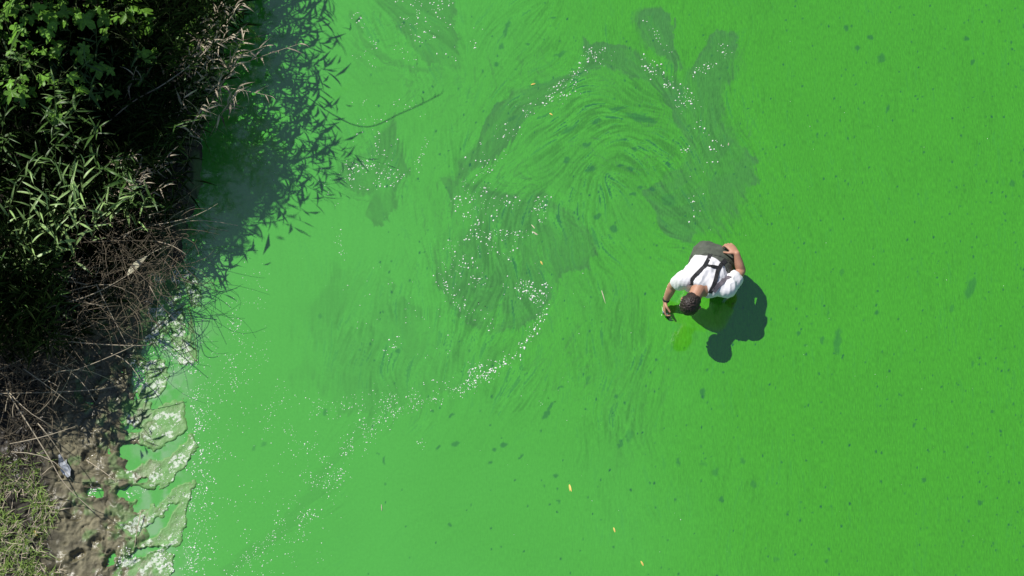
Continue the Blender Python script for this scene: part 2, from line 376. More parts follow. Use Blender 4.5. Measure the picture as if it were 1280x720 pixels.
# ------------------------------------------------------------------ bank of mud and soil
SHORE = [(330,-2500),(320,-800),(300,-250),(288,0),(278,60),(262,140),(250,200),(240,260),(226,330),(200,390),(186,430),(180,455),(172,490),(168,525),(158,556),(164,585),(164,620),(174,650),(178,690),(164,720),(140,800),(60,1500),(40,2600)]
shore_w = [P(a, b)[:2] for a, b in SHORE]
land_poly = shore_w + [(-500, -60), (-500, 60)]
land_poly = shore_w + [(-500, shore_w[-1][1]), (-500, shore_w[0][1])]
CLUMPS = [  # mats of algae and foam lying off the mud edge (photo survey coordinates), height
 ([(175,540),(197,513),(227,500),(231,537),(213,547),(193,560),(177,549)], .030),
 ([(160,593),(187,577),(213,575),(222,568),(238,545),(243,560),(231,583),(213,601),(193,609),(167,601)], .034),
 ([(150,660),(187,640),(207,627),(227,607),(246,603),(234,620),(213,631),(200,643),(180,655),(168,668)], .030),
 ([(177,682),(200,670),(215,648),(228,627),(233,650),(221,677),(203,685)], .028),
 ([(140,735),(157,700),(207,686),(216,700),(210,735)], .035),
 ([(228,335),(236,333),(250,372),(247,382),(238,376)], .022),
 ([(215,392),(226,388),(234,420),(240,452),(228,455),(219,430)], .022),
 ([(180,455),(205,452),(212,470),(200,492),(176,500),(170,480)], .025),
 ([(195,350),(222,342),(226,372),(214,384),(198,372)], .02),
 ([(182,392),(205,385),(214,408),(196,432),(180,425)], .018),
 ([(160,505),(180,500),(190,515),(176,530),(160,530)], .026),
]
PITS = [(171,472,8,18,5,.05),(166,566,17,10,-10,.05),(118,615,12,9,0,.045),(165,617,20,9,-5,.055),(97,697,12,7,-30,.034),(137,702,6,14,20,.036),(107,508,20,6,-38,.03),(180,690,22,4,-16,.08),
        (75,585,7,14,-30,.04),(150,470,6,10,20,.02),(130,560,9,14,-20,.025),(112,570,8,12,10,.02),(95,640,10,14,30,.02),(140,655,10,13,-10,.02),(120,680,8,10,0,.02),(178,600,6,3,0,.03)]
bx = np.concatenate([[-400, -120, -60, -30], np.arange(-18, -5.25, .14), np.arange(-5.2, -4.55, .03), np.arange(-4.55, -2.35, .0085), [-2.2, -2.0, -1.6]])
by = np.concatenate([[-18.2], np.arange(-15, -2.7, .15), np.arange(-2.65, .35, .0085), np.arange(.4, 3.6, .06), np.arange(3.7, 14, .15)])
BX, BY = np.meshgrid(bx, by)
bpx, bpy_ = to_px(np.clip(BX, -18, 5), np.clip(BY, -7, 12.0))
wx = (fbm(BX * 5, BY * 5, 4, 201) - .5) * .22; wy = (fbm(BX * 5, BY * 5, 4, 211) - .5) * .22
dl = -sdist(land_poly, BX + wx, BY + wy)                      # metres inland
jx = bpx + (fbm(bpx / 9, bpy_ / 9, 3, 221) - .5) * 11 + (fbm(bpx / 4, bpy_ / 4, 2, 223) - .5) * 4; jy = bpy_ + (fbm(bpx / 9, bpy_ / 9, 3, 231) - .5) * 11 + (fbm(bpx / 4, bpy_ / 4, 2, 233) - .5) * 4
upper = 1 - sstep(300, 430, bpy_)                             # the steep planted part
ht = np.where(dl < 0, np.maximum(dl * .45, -.35), 0)
ht = ht + np.where(dl > 0, (1 - upper) * (.045 * (1 - np.exp(-dl / .10)) + .10 * np.maximum(dl - .35, 0)) + upper * (.12 * (1 - np.exp(-dl / .08)) + .25 * dl), 0)
ht = np.minimum(ht, 1.2)
rough = fbm(BX * 9, BY * 9, 5, 241) - .5
ridge = np.abs(fbm(BX * 7 + 3, BY * 7, 3, 251) - .5) * 2
ht = ht + np.where(dl > -.12, (rough * .045 + (fbm(BX * 30, BY * 30, 3, 245) - .5) * .009 + sstep(.5, .62, fbm(BX * 6, BY * 9, 3, 247)) * .012 - np.clip(1 - np.abs(fbm(BX * 12, BY * 12, 3, 249) - .5) * 30, 0, 1) * .010 * sstep(.45, .6, fbm(BX * 4, BY * 4, 2, 248)) - (1 - np.clip(ridge * 8, 0, 1)) * .016) * np.clip((dl + .12) / .1, 0, 1), 0)
moss = np.zeros_like(ht); crust = np.zeros_like(ht)
MOSSY = [([(222,497),(233,500),(236,530),(230,545),(224,525)], .012), ([(228,572),(240,548),(246,558),(234,584),(222,594),(218,588)], .014), ([(228,622),(236,650),(224,684),(214,686),(222,655)], .012), ([(234,392),(242,402),(248,450),(240,456),(236,425)], .010), ([(182,460),(196,468),(192,492),(180,500),(172,488)], .015)]
BRIDGE = [([(150,540),(178,536),(186,556),(160,560)], .03), ([(150,585),(172,590),(176,606),(150,608)], .03), ([(150,640),(190,634),(196,648),(160,662)], .03), ([(160,672),(190,676),(196,686),(165,694)], .03), ([(150,700),(190,690),(200,730),(140,735)], .03)]
for kk, (poly, h) in enumerate(CLUMPS + MOSSY + BRIDGE):
    d = sdist(poly, jx, jy) - (4.5 if kk < len(CLUMPS) else 0)
    k = 1 - sstep(-3, 1.2, d)
    base = h * .26 * (.5 + 1.2 * (fbm(bpx / 7, bpy_ / 7, 4, 261) - .3)) + (.003 * np.exp(-((d + 3.5) / 2.2) ** 2))
    ht = np.where(k > 0, np.maximum(ht, -.03 + (.03 + base) * k), ht)
    rim = np.clip(1 - np.abs(d + 3) / 4.5, 0, 1) * (d < 2)
    if kk >= len(CLUMPS):
        if kk < len(CLUMPS) + len(MOSSY): moss = np.maximum(moss, (d < 3) * (.45 + .5 * fbm(bpx / 3, bpy_ / 3, 3, 277)))
        continue
    moss = np.maximum(moss, rim * .9); crust = np.maximum(crust, (1 - sstep(-5, 0, d + (fbm(bpx / 5, bpy_ / 5, 3, 271) - .5) * 12)) * sstep(.44, .60, fbm(bpx / 13 + bpy_ / 22, bpy_ / 13, 3, 273)))
    moss = np.maximum(moss, (d < 1.5) * (.55 + .55 * fbm(bpx / 8, bpy_ / 8, 3, 278)) * sstep(160, 200, bpx + (fbm(bpx / 10, bpy_ / 10, 3, 279) - .5) * 40))
for (a, b, ra, rb, rot, dep) in PITS:
    c, s_ = math.cos(R(rot)), math.sin(R(rot)); x = jx - a; y = jy - b
    d = np.sqrt(((x * c + y * s_) / ra) ** 2 + ((-x * s_ + y * c) / rb) ** 2)
    ht = ht - dep * 1.25 * (1 - sstep(.6, 1.15, d)) + .012 * np.exp(-((d - 1.3) / .22) ** 2)
    crust = crust * sstep(.7, 1.2, d)
near = np.exp(-(np.maximum(dl, 0) / .10) ** 2) * (dl > -.06) * (1 - upper * .6)
moss = np.maximum(moss, near * sstep(.48, .62, fbm(bpx / 11, bpy_ / 11, 4, 281)) * .8)
moss = np.maximum(moss, sstep(.55, .7, fbm(bpx / 16, bpy_ / 16, 4, 285)) * .35 * (dl < .5))
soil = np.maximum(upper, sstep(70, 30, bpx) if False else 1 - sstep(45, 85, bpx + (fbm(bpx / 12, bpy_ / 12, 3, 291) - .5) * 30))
wet = np.clip(np.exp(-(np.maximum(ht, 0) / .02) ** 2) + sstep(.5, .65, fbm(bpx / 18, bpy_ / 18, 3, 295)) * .8, 0, 1) * (1 - upper) * (1 - .8 * np.clip(np.maximum(moss, crust), 0, 1))
M_mud = mud_material()
bm_ = grid_mesh('mud_bank', bx, by, ht, M_mud)
for nm, A in (('moss', moss), ('crust', crust), ('soil', soil), ('wet', wet)): attr(bm_, nm, A)
bank = tag(link('mud_bank', bm_), kind='structure')

def ground(x, y):
    i = int(np.clip(np.searchsorted(bx, x) - 1, 0, len(bx) - 2)); j = int(np.clip(np.searchsorted(by, y) - 1, 0, len(by) - 2))
    u = min(1, max(0, (x - bx[i]) / (bx[i + 1] - bx[i]))); v = min(1, max(0, (y - by[j]) / (by[j + 1] - by[j])))
    return float((ht[j, i] * (1 - u) + ht[j, i + 1] * u) * (1 - v) + (ht[j + 1, i] * (1 - u) + ht[j + 1, i + 1] * u) * v)
def surf(x, y):
    return max(0.0, ground(x, y)) if x < -1.7 else 0.0

# ------------------------------------------------------------------ foam flecks
def fleck(V, F, x, y, r, rnd):
    z = surf(x, y); n = 6; i0 = len(V); a0 = rnd.random() * 6; e = rnd.uniform(.7, 1.4)
    for k in range(n):
        a = a0 + 2 * math.pi * k / n; q = r * rnd.uniform(.75, 1.2)
        V.append((x + math.cos(a) * q * e, y + math.sin(a) * q / e, z - .001))
    for k in range(n):
        a = a0 + 2 * math.pi * k / n; q = r * .65
        V.append((x + math.cos(a) * q * e, y + math.sin(a) * q / e, z + r * .45))
    V.append((x, y, z + r * .65))
    for k in range(n):
        k2 = (k + 1) % n
        F.append((i0 + k, i0 + k2, i0 + n + k2, i0 + n + k)); F.append((i0 + n + k, i0 + n + k2, i0 + 2 * n))
fr = random.Random(11); pts = []
def cl(x, y, s=14): return float(vn(np.array([x / s]), np.array([y / s]), 301)[0])
def along(line, n, w0, w1, r0=.0035, r1=.0095, clump=.35):
    L = [math.dist(line[i], line[i + 1]) for i in range(len(line) - 1)]; T = sum(L); k = 0; tries = 0
    while k < n and tries < n * 12:
        tries += 1
        s = fr.random() * T; f = s / T
        for i, l_ in enumerate(L):
            if s <= l_: break
            s -= l_
        a, b = line[i], line[i + 1]; t = s / max(L[i], 1e-6)
        w = w0 + (w1 - w0) * f
        x = a[0] + (b[0] - a[0]) * t + fr.gauss(0, w * .55); y = a[1] + (b[1] - a[1]) * t + fr.gauss(0, w * .55)
        if cl(x, y) < clump * fr.uniform(.7, 1.5): continue
        pts.append((x, y, r0 + (r1 - r0) * fr.random() ** 2.8)); k += 1
def within(poly, n, r0=.0035, r1=.009, clump=.42):
    x0, x1 = min(p[0] for p in poly), max(p[0] for p in poly); y0, y1 = min(p[1] for p in poly), max(p[1] for p in poly); k = tr = 0
    while k < n and tr < n * 25:
        tr += 1; x, y = fr.uniform(x0, x1), fr.uniform(y0, y1)
        if sdist(poly, np.array([x], np.float32), np.array([y], np.float32))[0] > 0 or cl(x, y) < clump * fr.uniform(.8, 1.4): continue
        pts.append((x, y, r0 + (r1 - r0) * fr.random() ** 2.8)); k += 1
within([(480,0),(570,0),(570,80),(530,60),(490,25)], 85)
along([(444,15),(450,25),(462,48),(475,60)], 22, 4, 5); along([(444,65),(470,85),(498,62),(520,80)], 24, 8, 8, .003, .006)
within([(422,225),(430,205),(470,190),(508,190),(508,215),(490,240),(470,240),(440,235)], 150, clump=.3); within([(436,150),(495,140),(500,190),(440,190)], 30)
along([(735,62),(745,70),(715,105),(690,120),(660,140),(640,155),(628,180),(612,200),(600,215),(590,225)], 210, 13, 15, .003, .0095)
within([(737,55),(770,65),(765,75),(735,78)], 16)
along([(812,15),(818,36),(830,52),(838,65)], 18, 6, 6); along([(908,58),(897,68),(880,85),(867,105),(862,122),(850,140)], 75, 8, 11, .003, .010)
along([(800,75),(830,95),(845,110),(858,125),(870,150),(882,160),(890,185),(880,205),(872,220),(868,240),(860,280)], 90, 9, 11, .004, .012)
along([(850,185),(868,195)], 10, 5, 4)
within([(555,225),(610,230),(640,250),(620,290),(600,330),(560,350),(548,320),(570,280)], 170, .003, .010); within([(620,245),(685,240),(690,265),(660,300),(640,330),(610,310)], 130, .003, .010)
along([(552,345),(565,370),(585,390),(620,410)], 60, 10, 9); within([(640,345),(690,355),(680,378),(650,375)], 70, .004, .011, .3)
along([(570,335),(600,350),(640,365)], 40, 14, 10)
along(ARC[:4], 110, 7, 8, .003, .012, .3); along(ARC[3:8], 230, 6, 12, .0035, .010, .4); along(ARC[7:], 520, 15, 28, .0035, .010, .42)
along([(470,505),(520,490),(575,478),(600,455)], 130, 12, 8); along([(380,505),(430,510),(470,500)], 90, 14, 14); along([(340,500),(350,530),(400,560)], 70, 16, 14)
along([(238,455),(246,500),(250,545),(246,590),(243,640),(235,720)], 420, 10, 14, .004, .011, .3); within([(235,440),(330,440),(430,560),(400,720),(235,720)], 330, .0035, .008, .45)
along([(255,470),(262,520),(270,570),(255,640),(262,700)], 160, 16, 16)
within([(245,330),(330,320),(340,480),(240,480)], 150, .0035, .008, .45); along([(290,395),(300,430),(280,460),(295,485)], 110, 9, 9)
along([(420,290),(428,315),(430,330)], 25, 5, 5); along([(445,130),(490,125),(520,135),(536,165),(530,190),(510,225)], 45, 5, 5, .003, .007); along([(600,35),(592,60)], 8, 3, 3)
along([(400,210),(410,240),(425,262)], 14, 6, 6); along([(300,200),(330,195),(345,230)], 12, 10, 10, .003, .006); within([(270,140),(340,140),(330,260),(270,250)], 40, .0025, .005)
along([(480,440),(500,425),(520,430)], 14, 6, 6); within([(420,330),(560,330),(600,440),(450,470)], 40, .003, .006)
within([(300,300),(760,300),(900,700),(400,700)], 50, .0025, .006); within([(880,30),(1280,0),(1280,700),(900,700)], 40, .002, .004); within([(670,500),(680,505),(676,510),(668,508)], 4, .004, .006, 0); along([(520,552),(530,558)], 9, 4, 4, .004, .008, 0)
# crust on the mats at the shore
for poly, h in CLUMPS[:4] + CLUMPS[5:9]:
    c = (sum(p[0] for p in poly) / len(poly), sum(p[1] for p in poly) / len(poly))
    within([(c[0] + (p[0] - c[0]) * .95, c[1] + (p[1] - c[1]) * .95) for p in poly], 110, .002, .0065, .5)
along([(210,330),(222,352),(232,340),(240,360),(249,378)], 110, 8, 7, .003, .011, .35); along([(218,392),(226,420),(222,440),(236,452)], 110, 6, 6, .003, .011, .35)
along([(188,380),(196,400),(205,440),(212,452),(190,470)], 130, 10, 12, .005, .012, .35); within([(165,455),(178,455),(180,490),(168,490)], 70, .006, .013, .25); within([(112,610),(128,607),(126,622),(116,624)], 40, .005, .011, .3)
within([(160,612),(180,610),(182,624),(160,624)], 26, .004, .010, .3); along([(150,715),(155,695),(165,690)], 60, 7, 7, .005, .013, .2); along([(200,690),(212,705),(205,718)], 60, 8, 8, .005, .012, .2)
V, F = [], []
for (x, y, r) in pts:
    p = P(x + fr.gauss(0, 2), y + fr.gauss(0, 2)); fleck(V, F, p.x, p.y, r * (.96 if x > 430 and y < 480 else .66 if x > 262 else .75), fr)
o = link('foam_flecks', mesh('foam_flecks', V, F, M_foam)); tag(o, 'scattered white foam flecks floating on the green water and shore', 'foam', kind='stuff')

# ------------------------------------------------------------------ leaf and stalk shapes
def blade_mesh(name, w, droop, twist, mat, n=6, fold=.25):
    V, F = [], []
    for i in range(n + 1):
        t = i / n; hw = w * (math.sin(math.pi * min(1, t * .92 + .08)) ** .8 * (1 - .35 * t)) if i < n else .0015
        a = droop * t; x = math.sin(a) / droop if droop else t; z = -(1 - math.cos(a)) / droop if droop else 0
        tw = twist * t; cy_, sy = math.cos(tw), math.sin(tw)
        for s in (-1, 0, 1):
            yy = s * hw; zz = abs(s) * hw * fold
            V.append((x, yy * cy_ - zz * sy, z + yy * sy + zz * cy_))
    for i in range(n):
        for s in range(2):
            a = i * 3 + s; F.append((a, a + 3, a + 4, a + 1))
    return mesh(name, V, F, mat)
RLEAF = [blade_mesh('leaf', w, d, t, M_reed) for w, d, t in ((.05, .7, .3), (.062, 1.1, -.4), (.045, .4, .6), (.055, 1.5, .2))]
SUNLEAF = [blade_mesh('leaf', w, d, t, M_reed_sunlit) for w, d, t in ((.055, .6, .4), (.07, .9, -.5), (.05, .35, .8))]
DLEAF = [blade_mesh('leaf', w, d, t, M_straw) for w, d, t in ((.05, 1.6, 1.5), (.045, 2.3, -1.8), (.06, 1.0, 2.2), (.04, .6, 1.0))]
def vine_leaf_mesh(seed):
    rnd = random.Random(seed); V = [(0, 0, 0)]; F = []
    lobes = [(-125, .42), (-62, .72), (0, 1.0), (62, .72), (125, .42)]
    ring = []
    for k, (a, r) in enumerate(lobes):
        a += rnd.uniform(-6, 6); r *= rnd.uniform(.9, 1.1)
        ring += [(a - 20, r * .72), (a - 8, r * .88), (a, r), (a + 8, r * .86), (a + 20, r * .72)]
        if k < 4: ring.append((a + 31, r * .42 + .06))
    ring.append((180, .05))
    for a, r in ring:
        q = R(a); V.append((.30 + .55 * r * math.cos(q), .6 * r * math.sin(q), .10 * math.sin(q * 3 + seed) * r - .20 * r * r))
    V[0] = (.30, 0, 0)
    for i in range(1, len(V)): F.append((0, i, i % (len(V) - 1) + 1))
    return mesh('leaf', V, F, M_vine, smooth=False)
VLEAF = [vine_leaf_mesh(k) for k in range(4)]

def tube(V, F, pts_, r0, r1, sides=5):
    i0 = len(V); n = len(pts_)
    for i, p in enumerate(pts_):
        d = (pts_[min(i + 1, n - 1)] - pts_[max(i - 1, 0)]).normalized()
        u = d.cross(Vector((.31, .17, .93))).normalized(); v = d.cross(u); r = r0 + (r1 - r0) * i / (n - 1)
        for k in range(sides):
            a = 2 * math.pi * k / sides; V.append(p + u * (math.cos(a) * r) + v * (math.sin(a) * r))
    for i in range(n - 1):
        for k in range(sides):
            k2 = (k + 1) % sides; a = i0 + i * sides
            F.append((a + k, a + k2, a + sides + k2, a + sides + k))
    F.append(tuple(i0 + (n - 1) * sides + k for k in range(sides))); F.append(tuple(i0 + k for k in reversed(range(sides))))

def frame(pos, d, nrm, ln, wid=1.0):
    d = d.normalized(); y = nrm.cross(d)
    if y.length < 1e-4: y = Vector((0, 1, 0)).cross(d)
    y.normalize(); z = d.cross(y)
    M = Matrix((d, y, z)).transposed().to_4x4() @ Matrix.Diagonal((ln, ln * wid, ln, 1)); M.translation = pos
    return M
def put(me, root, M, name='leaf'):
    o = link(name, me, root); o.matrix_basis = Matrix.Translation(-root.location) @ M; return o
def curve_pts(a, b, bow, n=9):
    out = []
    for i in range(n):
        t = i / (n - 1); out.append(a.lerp(b, t) + bow * math.sin(math.pi * t))
    return out

vr = random.Random(23)
def reed(base, tip, nl, leaves, smat, name, label, cat, group, ll=(.16, .30), sr=.0035, bow=.06, spread=1.0, skip=.25, wid=1.0):
    root = empty(name, base); tag(root, label, cat, group)
    pl = curve_pts(base, tip, Vector((vr.uniform(-bow, bow), vr.uniform(-bow, bow), vr.uniform(0, bow))))
    V, F = [], []; tube(V, F, [p - base for p in pl], sr, sr * .4)
    link('stem', mesh('stem', V, F, smat), root)
    side = vr.random() * 6.28
    for k in range(nl):
        t = skip + (1 - skip) * (k + .5) / nl; i = min(int(t * 8), 7); p = pl[i].lerp(pl[i + 1], t * 8 - i)
        ax = (pl[i + 1] - pl[i]).normalized(); side += 2.6 + vr.uniform(-.5, .5)
        u = ax.cross(Vector((.3, .2, .9))).normalized(); v = ax.cross(u)
        out = (u * math.cos(side) + v * math.sin(side))
        d = ax * vr.uniform(.5, 1.0) + out * spread * vr.uniform(.6, 1.1)
        put(vr.choice(leaves), root, frame(p, d, Vector((vr.uniform(-.4, .4), vr.uniform(-.4, .4), 1)), vr.uniform(*ll) * (1.1 - .45 * t), wid * vr.uniform(.8, 1.25)))
    put(vr.choice(leaves), root, frame(pl[-1], (pl[-1] - pl[-2]), Vector((.3, .2, 1)), ll[0] * .8))
    return root
def gp(px, py, h=0):
    """a point h metres above the bank near photo pixel"""
    p = P(px, py); 
    for _ in range(4): p = P(px, py, surf(p.x, p.y))
    return Vector((p.x, p.y, surf(p.x, p.y) + h))

# --- green reeds with broad blades, sunlight put into their brighter leaf colour
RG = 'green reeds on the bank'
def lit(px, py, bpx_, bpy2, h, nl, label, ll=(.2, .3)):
    b = gp(bpx_, bpy2); return reed(b, P(px, py, b.z + h), nl, SUNLEAF, M_stem, 'reed', label, 'reed', RG, ll, .004, .03, .9, .2)
lit(68,100,62,190,.95,7,'reed stalk coloured as sunlit, with alternating broad blades below the lobed vine leaves', (.16,.24))
lit(45,205,10,262,.9,7,'leaning reed coloured as sunlit, with spread blades at the left edge', (.16,.24))
for i, (a, b, c, d) in enumerate([(92,216,70,290),(78,222,60,300),(104,232,90,300),(62,240,50,310),(38,244,30,320),(50,262,40,330),(88,258,70,330),(30,275,20,350),(70,285,60,350),(22,300,12,380),(100,275,95,340),(40,300,34,370),(14,250,6,330)]):
    lit(a, b, c, d, vr.uniform(.75, 1.05), 8, 'green bladed reed coloured as sunlit in the clump at the left edge', (.18,.29))
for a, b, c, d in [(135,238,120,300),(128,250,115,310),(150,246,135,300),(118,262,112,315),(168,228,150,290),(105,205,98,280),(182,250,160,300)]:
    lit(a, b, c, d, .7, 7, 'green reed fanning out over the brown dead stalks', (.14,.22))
for i in range(54):                                            # darker reeds through the thicket
    px = vr.uniform(-30, 245); py = vr.uniform(60, 250)
    if px > 232 - (py - 60) * .25: px *= .7
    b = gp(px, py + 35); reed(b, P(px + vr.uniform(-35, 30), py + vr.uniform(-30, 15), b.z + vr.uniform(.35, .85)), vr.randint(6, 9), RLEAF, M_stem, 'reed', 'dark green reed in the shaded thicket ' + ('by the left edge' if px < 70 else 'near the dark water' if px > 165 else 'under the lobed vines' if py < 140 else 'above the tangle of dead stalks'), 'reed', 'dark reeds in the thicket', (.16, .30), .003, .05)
for i in range(24):
    px = vr.uniform(-30, 75); py = vr.uniform(300, 400); b = gp(px, py + 25)
    reed(b, P(px + vr.uniform(-25, 25), py, b.z + vr.uniform(.4, .8)), 6, RLEAF, M_stem, 'reed', 'short dark reed among the dead stalks at the left edge', 'reed', 'short reeds at the left edge', (.12, .2), .003, .05)
for i in range(16):                                            # fringe leaning over the water
    t = i / 15; py = -60 + 250 * t + vr.uniform(-12, 12); px = 285 - 40 * t + vr.uniform(-35, 0)
    b = gp(px, py + 25); reed(b, P(px + vr.uniform(-10, 45) * (1 - .6 * t), py + vr.uniform(-45, 0), b.z + vr.uniform(.5, 1.0)), vr.randint(7, 10), RLEAF if vr.random() < .75 else DLEAF, M_stem, 'reed', 'reed leaning out from the bank over the water', 'reed', 'reeds leaning over the water', (.22, .40), .003, .08, wid=.55)
for i in range(60):                                            # the tall stand beyond the top edge that throws the shade
    px = vr.uniform(90, 285); py = vr.uniform(-170, -45); b = gp(px, py)
    reed(b, b + Vector((vr.uniform(-.2, .3), vr.uniform(-.15, .15), vr.uniform(1.1, 1.9))), 13, RLEAF, M_stem, 'reed', 'tall reed of the stand at the top edge of the bank', 'reed', 'tall reeds at the top edge', (.24, .40), .004, .08, wid=.5)
# --- unseen willow, added beyond the top left corner to dapple the thicket with shade
wb = gp(-95, -45); will = empty('shade_willow', wb); tag(will, 'unseen leaning willow shrub added beyond the top left corner to shade the thicket', 'shrub')
wr_ = random.Random(77); wt = P(14, -98, 2.35)
V, F = [], []; tp = curve_pts(wb, wt, Vector((-.15, .1, .35))); tube(V, F, [p - wb for p in tp], .035, .012, 7); link('trunk', mesh('trunk', V, F, M_straw2), will)
cl_c = []
for k in range(15):
    c = P(14 + wr_.uniform(-62, 52), -98 + wr_.uniform(-26, 22), 2.35 + wr_.uniform(-.25, .25)); cl_c.append(c)
    V, F = [], []; s0 = tp[wr_.choice((5, 6, 7))]; tube(V, F, [s0 - wb, (s0 + c) / 2 - wb + Vector((0, 0, .08)), c - wb], .010, .003, 5); link('branch', mesh('branch', V, F, M_straw2), will)
V, F = [], []
for k in range(2600):
    c = wr_.choice(cl_c); p = c + Vector((wr_.gauss(0, .11), wr_.gauss(0, .10), wr_.gauss(0, .1))) - wb; a = wr_.random() * 6.28
    d = Vector((math.cos(a), math.sin(a), wr_.uniform(-.8, .2))); s_ = Vector((-d.y, d.x, wr_.uniform(-.6, .6))).normalized() * .012; i0 = len(V); L_ = wr_.uniform(.07, .13)
    V.extend([p, p + d * L_ * .5 + s_, p + d * L_, p + d * L_ * .5 - s_]); F.append((i0, i0 + 1, i0 + 2, i0 + 3))
tag(link('crown', mesh('crown', V, F, M_reed, False), will), kind='stuff')
# --- dry reeds
DG = 'dry reeds along the water edge'
for (a, b, c, d, h, nl, lab) in [
    (374,55,215,120,.95,9,'long dry reed reaching farthest over the water'),(330,58,200,125,.85,8,'dry reed with a tufted tip just short of the longest one'),
    (338,120,210,112,.75,8,'dry reed bending down with a green tip over the water'),(300,40,225,100,.9,7,'dry reed beside the curved pale stalk'),
    (262,20,235,80,1.0,8,'dry reed with curled brown leaves near the top edge'),(275,5,240,60,1.0,8,'dry reed with curled leaves cut by the top edge'),
    (255,95,205,140,.75,8,'dry reed with drooping brown leaves above the dark water'),(270,130,210,140,.6,7,'low dry reed hanging toward the dark water'),
    (240,70,200,120,.85,8,'dry reed in the middle of the brown tuft'),(212,195,120,225,.55,9,'dry reed lying over the bank with a frayed brown head'),
    (205,205,115,235,.5,8,'dry reed lying just below the frayed one'),(170,85,150,140,.9,5,'upright dry reed with few pale leaves in the dark hollow')]:
    q = gp(c, d); reed(q, P(a, b, q.z + h), nl, DLEAF, M_straw, 'dry_reed', lab, 'dry reed', DG, (.14, .24), .0035, .05, .8, .35)
for i in range(20):
    a, b = vr.uniform(235, 312), vr.uniform(0, 140); q = gp(a - vr.uniform(25, 60), b + vr.uniform(35, 70))
    reed(q, P(a - max(0, b - 90) * .5, b, q.z + vr.uniform(.85, 1.1) + max(0, 70 - b) * .005), 9, DLEAF, M_straw, 'dry_reed', 'dry reed with curled pale leaves in the brown tuft above the dark water', 'dry reed', 'dry reeds in the brown tuft', (.14, .26), .003, .06, .9, .3)
for i in range(6):
    a, b = vr.uniform(150, 215), vr.uniform(190, 232); q = gp(a - 70, b + 30)
    reed(q, P(a, b, q.z + .5), 9, DLEAF, M_straw, 'dry_reed', 'dry reed flattened over the bank beside the frayed brown head', 'dry reed', 'flattened dry reeds', (.12, .2), .003, .05, .8, .35)
# (the lone long reed is laid with the single stalks below)
# --- vines with lobed leaves
def vine(px, py, h, n, sp, label, big=(.13, .19)):
    b = gp(px, py + 40); tip = P(px, py, b.z + h); root = empty('vine', b); tag(root, label, 'vine', 'lobed-leaf vines on the bank')
    pl = curve_pts(b, tip, Vector((vr.uniform(-.1, .1), vr.uniform(-.1, .1), .08)))
    V, F = [], []; tube(V, F, [p - b for p in pl], .004, .002); link('stem', mesh('stem', V, F, M_stem), root)
    V, F = [], []
    for k in range(n):
        t = .45 + .55 * (k + .5) / n; i = min(int(t * 8), 7); p = pl[i].lerp(pl[i + 1], t * 8 - i)
        a = vr.random() * 6.28; q = p + Vector((math.cos(a), math.sin(a), 0)) * sp * vr.uniform(.25, 1) + Vector((0, 0, vr.uniform(-.08, .12)))
        V, F = [], []; tube(V, F, [p - b, (p + q) / 2 - b + Vector((0, 0, .02)), q - b], .0018, .0012, 4); link('leaf_stalk', mesh('leaf_stalk', V, F, M_stem), root)
        d = Vector((math.cos(a), math.sin(a), vr.uniform(-.5, .1)))
        put(vr.choice(VLEAF), root, frame(q, d, Vector((vr.uniform(-.5, .3), vr.uniform(-.2, .5), 1)), vr.uniform(*big), vr.uniform(.85, 1.15)))
    return root
for (a, b, h, n, lab) in [(80,12,1.15,4,'bright lobed vine at the top edge, above the reed stalk coloured as sunlit'),(25,12,1.1,5,'bright lobed vine in the top left corner'),(78,38,1.15,4,'bright single tuft of lobed leaves left of the dark hollow'),
    (120,36,1.05,3,'small bright lobed vine tuft at the edge of the dark hollow'),(165,32,1.05,3,'bright lobed vine tuft right of the dark hollow'),(155,5,1.05,4,'lobed vine at the top edge over the dark hollow'),
    (70,100,.95,4,'lobed vine sprig over the reed stalk coloured as sunlit'),(28,95,.95,4,'lobed vine at the left edge below the top corner'),(232,52,.8,3,'small lobed vine sprig among the dry reeds')]:
    vine(a, b, h - .17, n, .13, lab, (.18, .25))
for i in range(36):
    px = vr.uniform(-50, 225); py = vr.uniform(-60, 105) * (1 - max(0, px - 120) / 220)
    vine(px, py, vr.uniform(.3, .75), vr.randint(5, 9), .26, 'shaded lobed-leaf vine ' + ('at the left edge of the thicket' if px < 40 else 'beside the dark hollow in the thicket' if px > 120 else 'tangled below the top edge of the thicket'), (.10, .17))
for i in range(14):
    vine(vr.uniform(230, 320), vr.uniform(-40, 70), vr.uniform(.3, .6), 7, .2, 'dark leafy vine hanging over the water at the top edge', (.09, .14))

# --- long single stalks that can be followed by eye
def stalk(line, r, mat, label, name='dry_stalk', group='long dry stalks'):
    pts3 = [P(a, b, z) for a, b, z in line]
    # smooth the line
    out = []
    for i in range(len(pts3) - 1):
        p0, p1, p2, p3 = pts3[max(i - 1, 0)], pts3[i], pts3[i + 1], pts3[min(i + 2, len(pts3) - 1)]
        for k in range(6):
            t = k / 6; out.append(.5 * ((2 * p1) + (p2 - p0) * t + (2 * p0 - 5 * p1 + 4 * p2 - p3) * t * t + (3 * p1 - p0 - 3 * p2 + p3) * t ** 3))
    out.append(pts3[-1]); V, F = [], []; b = out[0].copy(); tube(V, F, [p - b for p in out], r, r * .55, 6)
    o = link(name, mesh(name, V, F, mat)); o.location = b; return tag(o, label, 'stalk', group)
q = gp(258, 12); lr = empty('dry_reed', q); tag(lr, 'lone long dry reed slanting out over the water at the top edge', 'dry reed', 'dry reeds along the water edge')
st_ = stalk([(to_px(*q)[0], to_px(*q)[1], q.z), (292,2,.85), (321,-18,1.3), (360,-62,1.48), (397,-106,1.62)], .006, M_straw, 'x'); st_.name = 'stem'; tp_ = [st_.location + v.co for v in st_.data.vertices]
for k_ in ('label', 'category', 'group'): del st_[k_]
